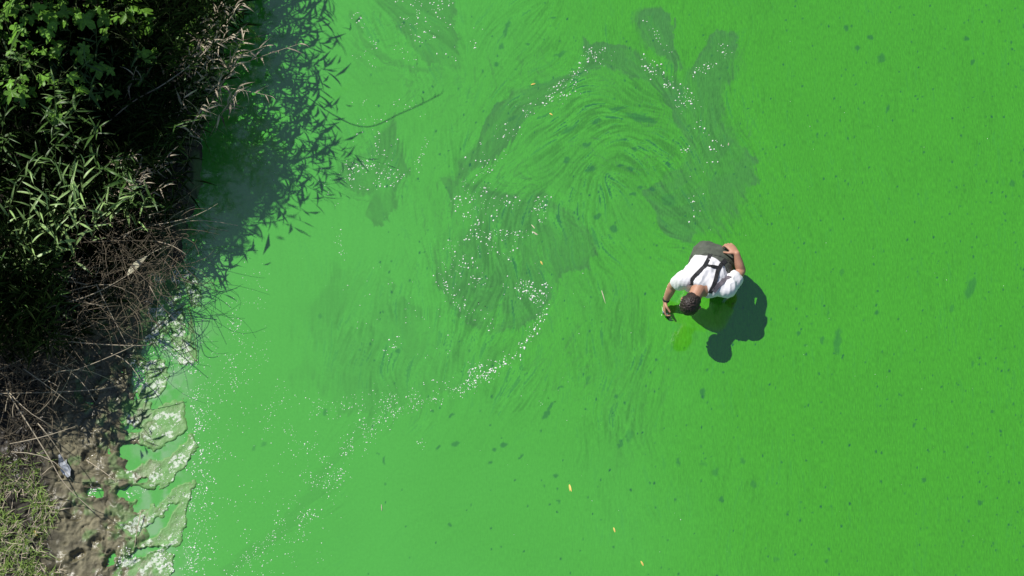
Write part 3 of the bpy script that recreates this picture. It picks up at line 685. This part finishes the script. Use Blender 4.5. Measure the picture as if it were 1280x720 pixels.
st_.parent = lr; st_.location = st_.location - lr.location
for k_ in range(7):
    p0 = P(397 - k_ * 4.5, -106 + k_ * 5.4, 1.62 - k_ * .017); dd_ = (P(397,-106,1.62) - P(360,-62,1.48)).normalized() + Vector((vr.uniform(-.7,.7), vr.uniform(-.7,.7), vr.uniform(-.5,.3))); put(vr.choice(DLEAF), lr, frame(p0, dd_, Vector((.2,.1,1)), vr.uniform(.08,.14)))
stalk([(125,162,.55),(165,128,.8),(205,105,.95),(245,75,1.05),(278,40,1.1),(302,-8,1.1)], .0055, M_straw, 'long pale stalk arching up the middle of the thicket to the top edge')
stalk([(-10,398,.5),(60,384,.5),(110,370,.5),(150,350,.45),(176,332,.4)], .0065, M_straw, 'pale curved stalk ending in a bright torn leaf')
stalk([(-10,418,.42),(60,424,.4),(120,430,.34),(178,432,.25),(190,428,.2)], .006, M_straw, 'long straight stalk lying across the dark mud')
stalk([(-10,492,.35),(40,491,.3),(90,489,.24),(128,486,.2),(152,481,.15)], .005, M_straw, 'thin stalk bowed over the mud below the long straight one')
stalk([(8,488,.35),(35,530,.3),(60,570,.25),(82,606,.2),(119,641,.12)], .006, M_straw, 'diagonal broken stalk slanting down over the muddy ground')
stalk([(100,303,.55),(150,301,.55),(205,300,.45),(238,295,.35)], .005, M_straw2, 'stalk running level out to the water edge above the bright leaf')
stalk([(212,210,.55),(225,240,.45),(240,284,.25)], .004, M_straw2, 'thin dark stalk dangling down to the waterline')
stalk([(120,355,.5),(140,395,.4),(158,430,.3)], .004, M_straw, 'thin stalk crossing above the long straight one')
stalk([(145,398,.45),(110,440,.3)], .003, M_straw2, 'short twig slanting over the muddy shade')
stalk([(250,55,.75),(295,52,.8),(336,42,.85)], .0045, M_straw2, 'straight stalk pointing right over the dark water')
stalk([(80,606,.06),(110,609,.04),(146,609,.03)], .005, M_straw2, 'dark twig lying level on the mud beside the broken stalk')
stalk([(62,640,.06),(70,670,.06),(68,725,.05)], .007, M_straw2, 'rough root running down between the grass and the mud')
stalk([(75,610,.06),(80,650,.05),(88,662,.04)], .005, M_straw2, 'short root beside the grass edge')
stalk([(176,640,.05),(172,660,.04),(168,685,.03)], .004, M_straw, 'little stick lying on the foam by the dark crevice')
stalk([(108,575,.05),(130,590,.05),(147,604,.04)], .004, M_straw, 'pale twig lying on the mud above the level dark twig')
stalk([(440,40,2.0),(395,15,1.7),(330,-40,1.2)], .004, M_straw2, 'reed stem reaching in over the water from the top edge') if False else None
# bright torn leaf
o = link('torn_leaf', blade_mesh('torn_leaf', .16, .5, .6, M_pale, 6)); o.matrix_basis = frame(P(160,344,.47), P(181,314,.5) - P(160,344,.47), Vector((-.3, .2, 1)), .24, .9)
tag(o, 'bright torn tan leaf sticking up at the end of the curved stalk', 'leaf')

# --- tangle of dead stalks: those one can pick out, then the mass
tr = random.Random(31)
def dead(px, py, ln, a, z0, z1, r, bow=.12):
    p = P(px, py, z0); d = Vector((math.cos(a), math.sin(a), 0)) * ln; q = p + d + Vector((0, 0, z1 - z0))
    return curve_pts(p, q, Vector((tr.uniform(-bow, bow), tr.uniform(-bow, bow), tr.uniform(-bow * .3, bow))) * ln, 6)
def dead_spot():
    while True:
        k = tr.random()
        if k < .48: px, py = tr.gauss(155, 42), tr.gauss(325, 50)
        elif k < .74: px, py = tr.uniform(-15, 110), tr.uniform(330, 470)
        elif k < .93: px, py = tr.uniform(-15, 75), tr.uniform(440, 600)
        else: px, py = tr.uniform(60, 240), tr.uniform(110, 260)
        if px < 235 - max(0, py - 330) * .85: return px, py
for i in range(110):
    px, py = dead_spot(); V, F = [], []
    pl = dead(px, py, tr.uniform(.25, .6), R(tr.choice([tr.gauss(0, 30), tr.gauss(-50, 30), tr.gauss(60, 30), tr.gauss(180, 25)])), tr.uniform(.25, .6), tr.uniform(.2, .6), 0)
    b = pl[0].copy(); tube(V, F, [p - b for p in pl], .0042, .0022, 4)
    o = link('dead_stalk', mesh('dead_stalk', V, F, M_straw if tr.random() < .55 else M_straw2)); o.location = b
    tag(o, ('pale' if o.data.materials[0] == M_straw else 'dark') + ' dead stalk in the tangle ' + ('beside the dark water' if px > 165 and py < 300 else 'next to the foamy shallows' if px > 150 else 'over the shaded mud at the left edge' if py > 440 else 'below the green reed clump at left' if px < 100 else 'around the bright torn leaf'), 'dead stalk', 'dead stalks in the tangle')
V, F = [], []
for i in range(1600):
    px, py = dead_spot(); z = tr.uniform(.05, .55) if py < 470 else tr.uniform(.08, .3)
    tube(V, F, dead(px, py, tr.uniform(.12, .5), tr.random() * 6.28, z, max(.04, z + tr.uniform(-.25, .15)), 0, .25), tr.uniform(.0015, .0035), .0012, 3)
o = link('dead_thatch', mesh('dead_thatch', V, F, M_straw2)); tag(o, 'tangled mass of thin dead stalks between thicket and water', 'thatch', kind='stuff')
# undergrowth: leaf mass filling the thicket, coloured near black in place of shade
V, F = [], []
ur = random.Random(41)
def ublade(p, d, ln, w):
    i0 = len(V); s = Vector((-d.y, d.x, ur.uniform(-.5, .5))).normalized() * w
    V.extend([p, p + d * ln * .45 + s + Vector((0, 0, .02)), p + d * ln - Vector((0, 0, ln * .25)), p + d * ln * .45 - s]); F.append((i0, i0 + 1, i0 + 2)); F.append((i0, i0 + 2, i0 + 3))
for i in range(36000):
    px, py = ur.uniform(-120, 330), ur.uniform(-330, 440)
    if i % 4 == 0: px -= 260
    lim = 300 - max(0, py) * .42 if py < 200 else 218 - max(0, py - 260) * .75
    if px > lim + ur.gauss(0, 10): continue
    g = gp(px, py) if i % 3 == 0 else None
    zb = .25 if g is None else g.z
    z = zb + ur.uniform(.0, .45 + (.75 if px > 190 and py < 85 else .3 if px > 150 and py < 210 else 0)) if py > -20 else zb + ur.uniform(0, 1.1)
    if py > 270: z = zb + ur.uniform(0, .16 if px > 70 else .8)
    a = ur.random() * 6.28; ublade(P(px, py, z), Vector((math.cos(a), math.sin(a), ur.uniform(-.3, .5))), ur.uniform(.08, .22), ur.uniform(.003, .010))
o = link('undergrowth', mesh('undergrowth', V, F, M_shade, False)); tag(o, 'dense undergrowth filling the thicket on the bank, its shade put into the colour', 'undergrowth', kind='stuff')
# grass in the lower left corner
V, F = [], []
gr = random.Random(51); gmi = []
for i in range(9500):
    px = gr.uniform(-70, 78) if i < 5200 else gr.uniform(-420, -60); py = gr.uniform(560, 760) if i < 5200 else gr.uniform(420, 900)
    if px > 62 + 8 * math.sin(py / 14) + gr.gauss(0, 5) or (py < 610 and gr.random() > (py - 560) / 60): continue
    if cl(px, py, 16) < .33 * gr.uniform(.7, 1.3): continue
    p = P(px, py, .05); p.z = max(.0, ground(p.x, p.y)) ; a = gr.random() * 6.28; ln = gr.uniform(.05, .16)
    d = Vector((math.cos(a), math.sin(a), gr.uniform(.2, 1.3))).normalized(); s = Vector((-d.y, d.x, 0)).normalized() * gr.uniform(.002, .0042); i0 = len(V)
    V.extend([p - s, p + s, p + d * ln * .6 + s * .7, p + d * ln * .6 - s * .7, p + d * ln - Vector((0, 0, ln * .2))])
    F.append((i0, i0 + 1, i0 + 2, i0 + 3)); F.append((i0 + 3, i0 + 2, i0 + 4)); m = 1 if gr.random() < .32 else 0; gmi += [m, m]
gme = mesh('grass', V, F, M_grass, False); gme.materials.append(M_straw); gme.polygons.foreach_set('material_index', gmi)
tag(link('grass', gme), 'short green and straw coloured grass in the lower left corner', 'grass', kind='stuff')

# --- things lying about
def floater(px, py, ln, w, ang_, mat, label, name='floating_leaf', cat='leaf', curl=.5):
    me = blade_mesh(name, w, curl, .2, mat, 6, .5); o = link(name, me); p = P(px, py); z = surf(p.x, p.y)
    d = Vector((math.cos(R(ang_)), -math.sin(R(ang_)), .12)); o.matrix_basis = frame(Vector((p.x, p.y, z + .006)) - d * ln * .5, d, Vector((0, 0, 1)), ln)
    return tag(o, label, cat, 'leaves floating on the green water' if cat == 'leaf' else None)
floater(713,612,.088,.13,78,M_yleaf,'largest yellow leaf floating on the open green water')
floater(768,663,.05,.16,72,M_yleaf,'small yellow leaf floating below the largest yellow leaf')
floater(803,705,.055,.16,62,M_yleaf,'yellow leaf floating nearest the bottom edge')
floater(667,105,.05,.16,-20,M_yleaf,'tan leaf floating in the upper foam band')
floater(689,143,.035,.2,30,M_yleaf,'tiny yellow leaf floating beside the upper foam band')
floater(910,183,.07,.10,100,M_pale,'thin pinkish curled leaf floating above the wading person', curl=1.4)
floater(671,293,.10,.07,35,M_pale,'pale green blade floating in the foamy eddy')
floater(667,284,.06,.09,50,M_pale,'short pale blade floating beside the longer one in the eddy')
floater(677,329,.04,.2,60,M_yleaf,'small orange leaf floating at the rim of the eddy')
floater(754,370,.15,.03,75,M_pale,'long thin pale straw floating right of the eddy', 'floating_straw', 'straw', .2)
floater(477,635,.06,.06,85,M_pale,'thin pale straw floating below the foam arc', 'floating_straw', 'straw', .2)
floater(48,670,.07,.2,50,M_yleaf,'yellow leaf lying in the grass in the lower left corner', 'fallen_leaf', 'fallen leaf')
# crumpled plastic on the mud
V, F = [], []; pr = random.Random(3); n = 9
c0, c1 = P(75,570,.05), P(88,598,.05)
for i in range(n):
    t = i / (n - 1); c = c0.lerp(c1, t); w = .022 * (.5 + math.sin(math.pi * t)) * (.6 + .8 * pr.random())
    s = Vector((.8, .45, 0)).normalized()
    for k in range(5): V.append(c + s * w * (k - 2) / 2 * 1.1 + Vector((0, 0, max(0, ground(c.x, c.y)) - .05 + .012 + pr.uniform(0, .025))))
for i in range(n - 1):
    for k in range(4): a = i * 5 + k; F.append((a, a + 1, a + 6, a + 5))
o = link('plastic_scrap', mesh('plastic_scrap', V, F, M_plastic, False)); so_ = o.modifiers.new('t', 'SOLIDIFY'); so_.thickness = .002
tag(o, 'crumpled whitish plastic scrap lying on the shaded mud', 'litter')
# reed leaf blades snagged in the shallow water by the bank
stalk([(236,384,.02),(243,420,.03),(246,452,.02)], .004, M_stem, 'green twig trailing in the shallows along the foam edge', 'twig', 'twigs in the shallows')
stalk([(246,452,.02),(236,440,.015),(228,425,.02)], .003, M_straw2, 'short forked twig at the tip of the green one', 'twig', 'twigs in the shallows')
stalk([(176,425,.05),(205,402,.03),(226,385,.03),(240,376,.02)], .004, M_straw2, 'dark twig crossing the foamy shallows', 'twig', 'twigs in the shallows')

# ------------------------------------------------------------------ the wading person
def ell_loft(secs, n=20):
    """closed loft through (centre, axis_u * ru, axis_v * rv) sections"""
    V, F = [], []
    for c, u, v in secs:
        for k in range(n):
            a = 2 * math.pi * k / n; V.append(c + u * math.cos(a) + v * math.sin(a))
    m = len(secs)
    for i in range(m - 1):
        for k in range(n):
            k2 = (k + 1) % n; F.append((i * n + k, i * n + k2, (i + 1) * n + k2, (i + 1) * n + k))
    F.append(tuple(range(n))[::-1]); F.append(tuple((m - 1) * n + k for k in range(n)))
    return V, F
def limb(V, F, line, n=14, cap=True):
    """tapered round limb: line = [(point, radius)]"""
    pts3 = [Vector(p) for p, r in line]; rad = [r for p, r in line]
    P2, R2 = [], []
    for i in range(len(pts3) - 1):
        p0, p1, p2, p3 = pts3[max(i - 1, 0)], pts3[i], pts3[i + 1], pts3[min(i + 2, len(pts3) - 1)]
        for k in range(5):
            t = k / 5; P2.append(.5 * ((2 * p1) + (p2 - p0) * t + (2 * p0 - 5 * p1 + 4 * p2 - p3) * t * t + (3 * p1 - p0 - 3 * p2 + p3) * t ** 3))
            s = t * t * (3 - 2 * t); R2.append(rad[i] * (1 - s) + rad[i + 1] * s)
    P2.append(pts3[-1]); R2.append(rad[-1])
    if cap:
        d0 = (P2[0] - P2[1]).normalized(); d1 = (P2[-1] - P2[-2]).normalized()
        pre = [(P2[0] + d0 * R2[0] * s, R2[0] * math.sqrt(max(0, 1 - s * s))) for s in (.96, .75, .4)]; post = [(P2[-1] + d1 * R2[-1] * s, R2[-1] * math.sqrt(max(0, 1 - s * s))) for s in (.4, .75, .96)]
        P2 = [p for p, r in pre] + P2 + [p for p, r in post]; R2 = [r for p, r in pre] + R2 + [r for p, r in post]
    secs = []; ref = Vector((.2, .3, .93))
    for i in range(len(P2)):
        d = (P2[min(i + 1, len(P2) - 1)] - P2[max(i - 1, 0)]).normalized(); u = ref - d * ref.dot(d)
        u.normalize(); ref = u; v = d.cross(u); secs.append((P2[i], u * R2[i], v * R2[i]))
    a, f = ell_loft(secs, n); i0 = len(V); V += a; F += [tuple(i0 + q for q in g) for g in f]
def ball(V, F, c, ax, ay, az, n=18):
    secs = []
    for i in range(13):
        a = math.pi * (i + .15) / 12.3 - math.pi / 2; a = max(-1.55, min(1.55, a)); secs.append((c + az * math.sin(a), ax * math.cos(a), ay * math.cos(a)))
    a, f = ell_loft(secs, n); i0 = len(V); V += a; F += [tuple(i0 + q for q in g) for g in f]
def fuse(name, V, F, mat, vox, smooth=4, disp=None):
    """weld overlapping closed shapes into one continuous skin"""
    me = mesh(name, V, F, mat)
    b = bmesh.new(); b.from_mesh(me); bmesh.ops.recalc_face_normals(b, faces=b.faces); b.to_mesh(me); b.free()
    o = bpy.data.objects.new(name, me); COL.objects.link(o)
    r = o.modifiers.new('r', 'REMESH'); r.mode = 'VOXEL'; r.voxel_size = vox
    s = o.modifiers.new('s', 'SMOOTH'); s.iterations = smooth; s.factor = .5
    dg = bpy.context.evaluated_depsgraph_get(); dg.update()
    nm = bpy.data.meshes.new_from_object(o.evaluated_get(dg)); nm.name = name
    o.modifiers.clear(); o.data = nm
    if disp:
        nn = len(nm.vertices); co = np.zeros(nn * 3, np.float32); no = np.zeros(nn * 3, np.float32)
        nm.vertices.foreach_get('co', co); nm.vertices.foreach_get('normal', no); co = co.reshape(-1, 3); no = no.reshape(-1, 3)
        co = co + no * disp(co)[:, None]; nm.vertices.foreach_set('co', co.ravel()); nm.update()
    if not nm.materials: nm.materials.append(mat)
    nm.polygons.foreach_set('use_smooth', [True] * len(nm.polygons)); nm.update()
    return o
base = P(893, 322, .30); base.z = -.60
person = empty('person', base)
tag(person, 'person in white t-shirt and grey waders bending over the green water', 'person')
def kid(o, parent=None):
    o.parent = parent or person; o.matrix_parent_inverse = Matrix.Translation(-base); return o
hip = P(893, 325, .27); waist = P(887, 336, .34); chest = P(880, 352, .42); neck = P(872, 364, .455); head = P(862.5, 381, .445)
sR = P(856, 349, .43); sL = P(909, 360, .42)
side = (sL - sR).normalized()                                # the person's right to left, towards the image's right
ax = (neck - hip).normalized(); back = ax.cross(side).normalized()
if back.z < 0: back = -back
side = (side - ax * side.dot(ax)).normalized()
def torso(grow, upto=1.0, frm=0.0):
    prof = [(0, .165, .115), (.22, .160, .112), (.45, .158, .110), (.70, .178, .118), (.86, .172, .105), (.95, .135, .085), (1.0, .075, .065)]
    secs = []
    for t, a, b in prof:
        if t < frm or t > upto: continue
        c = hip.lerp(neck, t) + back * (.035 * math.sin(math.pi * t)); secs.append((c, side * (a + grow), back * (b + grow)))
    return secs
def add_loft(V, F, secs, n=28):
    a, f = ell_loft(secs, n); i0 = len(V); V += a; F += [tuple(i0 + q for q in g) for g in f]
# arms
eR = P(841, 357, .24); wR = P(832, 376, .085); hR = P(831, 384, .055)
eL = P(926, 339, .34); wL = P(921, 317, .43); hL = P(913, 308, .42)
down = Vector((0, 0, -1))
def hand(V, F, w, h, palm_n, thumb_side, curl):
    """palm with four curled fingers of unequal length and a thumb from its side; palm_n points out of the palm"""
    d = (h - w).normalized(); n_ = (palm_n - d * palm_n.dot(d)).normalized(); s = d.cross(n_).normalized()
    if s.dot(thumb_side) < 0: s = -s
    c = w + d * .05
    secs = [(w + d * k, s * a, n_ * b) for k, a, b in ((-.012, .026, .020), (.015, .032, .019), (.05, .041, .017), (.085, .042, .014), (.098, .034, .010))]
    add_loft(V, F, secs, 16)
    for j, (off, L) in enumerate(((.030, .072), (.010, .082), (-.011, .076), (-.031, .060))):
        p = w + d * (.085 - abs(off - .005) * .15) + s * off; ang_ = curl * .35; line = [(p - d * .02, .0090)]
        for k, fr_ in enumerate((.45, .30, .25)):
            dd = d * math.cos(ang_) + n_ * math.sin(ang_) + s * (off * 2.2)
            p = p + dd.normalized() * L * fr_; line.append((p.copy(), .0088 - .0009 * k)); ang_ += curl * (.75 + .06 * j)
        limb(V, F, line, 10)
    p = w + d * .022 + s * .026; t1 = (s * .8 + d * .65 + n_ * .35).normalized(); t2 = (s * .25 + d * .8 + n_ * (.35 + curl * .3)).normalized()
    limb(V, F, [(p - t1 * .012, .014), (p + t1 * .034, .0115), (p + t1 * .034 + t2 * .030, .0100), (p + t1 * .034 + t2 * .052, .0085)], 10)
V, F = [], []
add_loft(V, F, torso(-.014))
hd = (head - neck).normalized(); fwd = (down * .92 + hd * .45).normalized()      # the face looks down at the water
crown = (hd - fwd * hd.dot(fwd)).normalized(); hs = crown.cross(fwd).normalized()
limb(V, F, [(neck - hd * .08 + back * .0, .066), (neck + hd * .02, .060), (head - crown * .03 - fwd * .01, .056)], 18)
for sh, el, wr in ((sR, eR, wR), (sL, eL, wL)):
    m1 = sh.lerp(el, .5); m2 = el.lerp(wr, .3)
    limb(V, F, [(sh + ax * -.02 + (chest - sh) * .3, .062), (sh, .060), (m1, .050), (el, .041), (m2, .041), (wr, .027)], 16)
hand(V, F, wR, hR, (side * .75 + down * .25), (ax * -.2 + back * .4 + Vector((0, -1, .2))), 1.0)
hand(V, F, wL, hL, (-side * .6 + down * .8), Vector((-.6, -.5, 0)), .75)
# head: skull, jaw, brow, nose, ears
ball(V, F, head + crown * .012 - fwd * .012, hs * .076, fwd * .096, crown * .088)
ball(V, F, head - crown * .055 + fwd * .038, hs * .056, fwd * .055, crown * .068)
ball(V, F, head - crown * .095 + fwd * .068, hs * .026, fwd * .020, crown * .022)
ball(V, F, head + crown * .012 + fwd * .072, hs * .058, fwd * .016, crown * .016)
limb(V, F, [(head - crown * .0 + fwd * .085, .009), (head - crown * .030 + fwd * .105, .012), (head - crown * .040 + fwd * .095, .010)], 10)
ball(V, F, head - crown * .066 + fwd * .084, hs * .024, fwd * .012, crown * .008)
for s in (-1, 1):
    ball(V, F, head + hs * s * .080 - crown * .012 - fwd * .004, (hs * s * .5 - fwd * .8).normalized() * .020, fwd.cross(crown) * .008, crown * .031, 12)
    ball(V, F, head + hs * s * .034 - crown * .022 + fwd * .070, hs * .022, fwd * .016, crown * .016, 12)
# legs inside the waders
kneeR = Vector((hip.x - .13, hip.y - .03, -.16)); kneeL = Vector((hip.x + .13, hip.y - .06, -.16))
footR = Vector((hip.x - .15, hip.y + .03, -.56)); footL = Vector((hip.x + .15, hip.y + .0, -.56))
for s, kn, ft in ((-1, kneeR, footR), (1, kneeL, footL)):
    limb(V, F, [(hip + side * s * .085, .085), (hip.lerp(kn, .5) + side * s * .05, .078), (kn, .058), (kn.lerp(ft, .35), .052), (ft, .036), (ft + Vector((s * .02, -.13, -.015)), .032)], 16)
body = kid(fuse('body', V, F, M_skin, .0052, 3)); 
eye_m = simple('eye_white', (.7, .68, .65), .2, .05)
for s in (-1, 1):
    V, F = [], []; c = head + hs * s * .032 - crown * .018 + fwd * .079; ball(V, F, c, hs * .012, fwd * .012, crown * .010, 12)
    e = kid(link('eye', mesh('eye', V, F, eye_m)))
    V, F = [], []; ball(V, F, c + fwd * .0095, hs * .005, fwd * .0035, crown * .005, 10); kid(link('iris', mesh('iris', V, F, M_black)), e).matrix_parent_inverse = Matrix.Translation(-base)
V, F = [], []; ball(V, F, head - crown * .066 + fwd * .093, hs * .022, fwd * .005, crown * .004, 12); kid(link('lips', mesh('lips', V, F, simple('lips', (.35, .13, .10), .5))))
# hair: a cap over the skull, thin at the crown
V, F = [], []
ball(V, F, head + crown * .020 - fwd * .020, hs * .084, fwd * .097, crown * .092, 24)
ball(V, F, head - crown * .035 - fwd * .045, hs * .070, fwd * .050, crown * .060, 20)
def hair_d(co): return ((fbm(co[:, 0] * 90, co[:, 1] * 90 + co[:, 2] * 60, 3, 401) - .5) * .014).astype(np.float32)
hair = kid(fuse('hair', V, F, M_hair, .0045, 2, hair_d))
# t-shirt
V, F = [], []
add_loft(V, F, torso(.010, .95, .16) + [(hip.lerp(neck, .99) + back * .004, side * .095, back * .072)])
for sh, el, q in ((sR, eR, .62), (sL, eL, .66)):
    d = (el - sh)
    limb(V, F, [(sh + (chest - sh) * .45, .088), (sh + d * -.05, .077), (sh + d * .35, .073), (sh + d * q, .066), (sh + d * (q + .02), .060)], 20, False)
def shirt_d(co):
    a = co @ np.array(ax, np.float32); b = co @ np.array(side, np.float32)
    return ((np.abs(fbm(a * 7 + b * 4, b * 9 - a * 3, 3, 411) - .5) * -.055 + .006) + (fbm(a * 24, b * 13, 2, 415) - .5) * .007).astype(np.float32)
shirt = kid(fuse('t_shirt', V, F, M_shirt, .006, 5, shirt_d))
# waders
V, F = [], []
add_loft(V, F, [(hip - ax * .11, side * .10, back * .085), (hip - ax * .07, side * .155, back * .125)] + torso(.020, .24) + [(hip.lerp(neck, .33) + back * .028, side * .178, back * .130)])
for s, kn, ft in ((-1, kneeR, footR), (1, kneeL, footL)):
    limb(V, F, [(hip + side * s * .09 - ax * .03, .118), (hip.lerp(kn, .5) + side * s * .055, .102), (kn, .080), (kn.lerp(ft, .4), .078), (ft, .062), (ft + Vector((s * .02, -.15, -.012)), .05)], 18)
def wader_d(co): return ((fbm(co[:, 0] * 11 + co[:, 2] * 5, co[:, 1] * 13, 3, 421) - .5) * .022).astype(np.float32)
waders = kid(fuse('waders', V, F, M_wader, .007, 4, wader_d))
# straps laid over the shirt
bvs = []
for ob in (shirt, waders):
    bvs.append(BVHTree.FromPolygons([v.co.copy() for v in ob.data.vertices], [p.vertices[:] for p in ob.data.polygons]))
def on_body(px, py):
    t = P(px, py, 0); d = (t - CP).normalized(); best = None
    for bv in bvs:
        h = bv.ray_cast(CP, d)
        if h[0] is not None and (best is None or h[3] < best[2]): best = (h[0], h[1], h[3])
    return best
def strap(name, line, w, mat, parent=None):
    L = []
    for i in range(len(line) - 1):
        for k in range(8): t = k / 8; L.append((line[i][0] + (line[i + 1][0] - line[i][0]) * t, line[i][1] + (line[i + 1][1] - line[i][1]) * t))
    L.append(line[-1]); pp = []
    for a, b in L:
        h = on_body(a, b)
        if h: pp.append((h[0], h[1].normalized()))
    V, F = [], []
    for i, (p, n_) in enumerate(pp):
        d = (pp[min(i + 1, len(pp) - 1)][0] - pp[max(i - 1, 0)][0]).normalized(); s = d.cross(n_).normalized() * w / 2
        for q in (p - s - n_ * .004, p + s - n_ * .004, p + s + n_ * .004, p - s + n_ * .004): V.append(q)
    for i in range(len(pp) - 1):
        for k in range(4): k2 = (k + 1) % 4; F.append((i * 4 + k, i * 4 + 4 + k, i * 4 + 4 + k2, i * 4 + k2))
    F.append((0, 1, 2, 3)); e = (len(pp) - 1) * 4; F.append((e + 3, e + 2, e + 1, e))
    o = kid(link(name, mesh(name, V, F, mat, False)), parent)
    return o
def c4(l): return [(800 + a / 4, 280 + b / 4) for a, b in l]
strap('shoulder_strap', c4([(352,150),(340,180),(322,212),(285,248),(262,275),(256,305)]), .034, M_strap)
strap('shoulder_strap', c4([(428,180),(405,205),(388,235),(380,275),(368,310),(350,345)]), .036, M_strap)
strap('cross_strap', c4([(322,204),(350,210),(392,218)]), .030, M_strap)
strap('side_strap', c4([(450,262),(420,280),(392,308),(368,338)]), .040, M_strapg)['label'] = 'wider grey strap'
strap('waistband', c4([(310,150),(345,148),(400,158),(440,178),(470,215)]), .022, M_wader)
# wristband
V, F = [], []
d = (wR - eR).normalized(); u = d.orthogonal().normalized(); v = d.cross(u); c = wR - d * .015
secs = [(c + d * k, u * r, v * r) for k, r in ((-.010, .026), (-.008, .032), (.008, .032), (.010, .026))]
a, f = ell_loft(secs, 18); kid(link('wristband', mesh('wristband', a, f, M_strap)))
# little sampling bottle held over the water
hd_ = (hR - wR).normalized(); bc = P(832.5, 393, .03)
bott = empty('sample_bottle', bc); tag(bott, 'small dark and silver bottle held just above the water', 'bottle')
u0 = (P(836, 397, .012) - P(829, 388, .05)).normalized(); uu = u0.orthogonal().normalized(); vv = u0.cross(uu)
def lathe(name, prof, mat, parent):
    a, f = ell_loft([(u0 * k, uu * r, vv * r) for k, r in prof], 18); return link(name, mesh(name, a, f, mat), parent)
lathe('bottle_body', [(-.040, .010), (-.038, .017), (.006, .017), (.012, .013), (.016, .011)], M_metal, bott)
lathe('cap', [(.014, .012), (.015, .016), (.034, .016), (.036, .012)], M_black, bott)
lathe('label_band', [(-.026, .0172), (-.0255, .0178), (-.010, .0178), (-.0095, .0172)], M_black, bott)
print('lens', (sR-eR).length, (eR-wR).length, (sL-eL).length, (eL-wL).length, (hip-neck).length, (sR-sL).length)
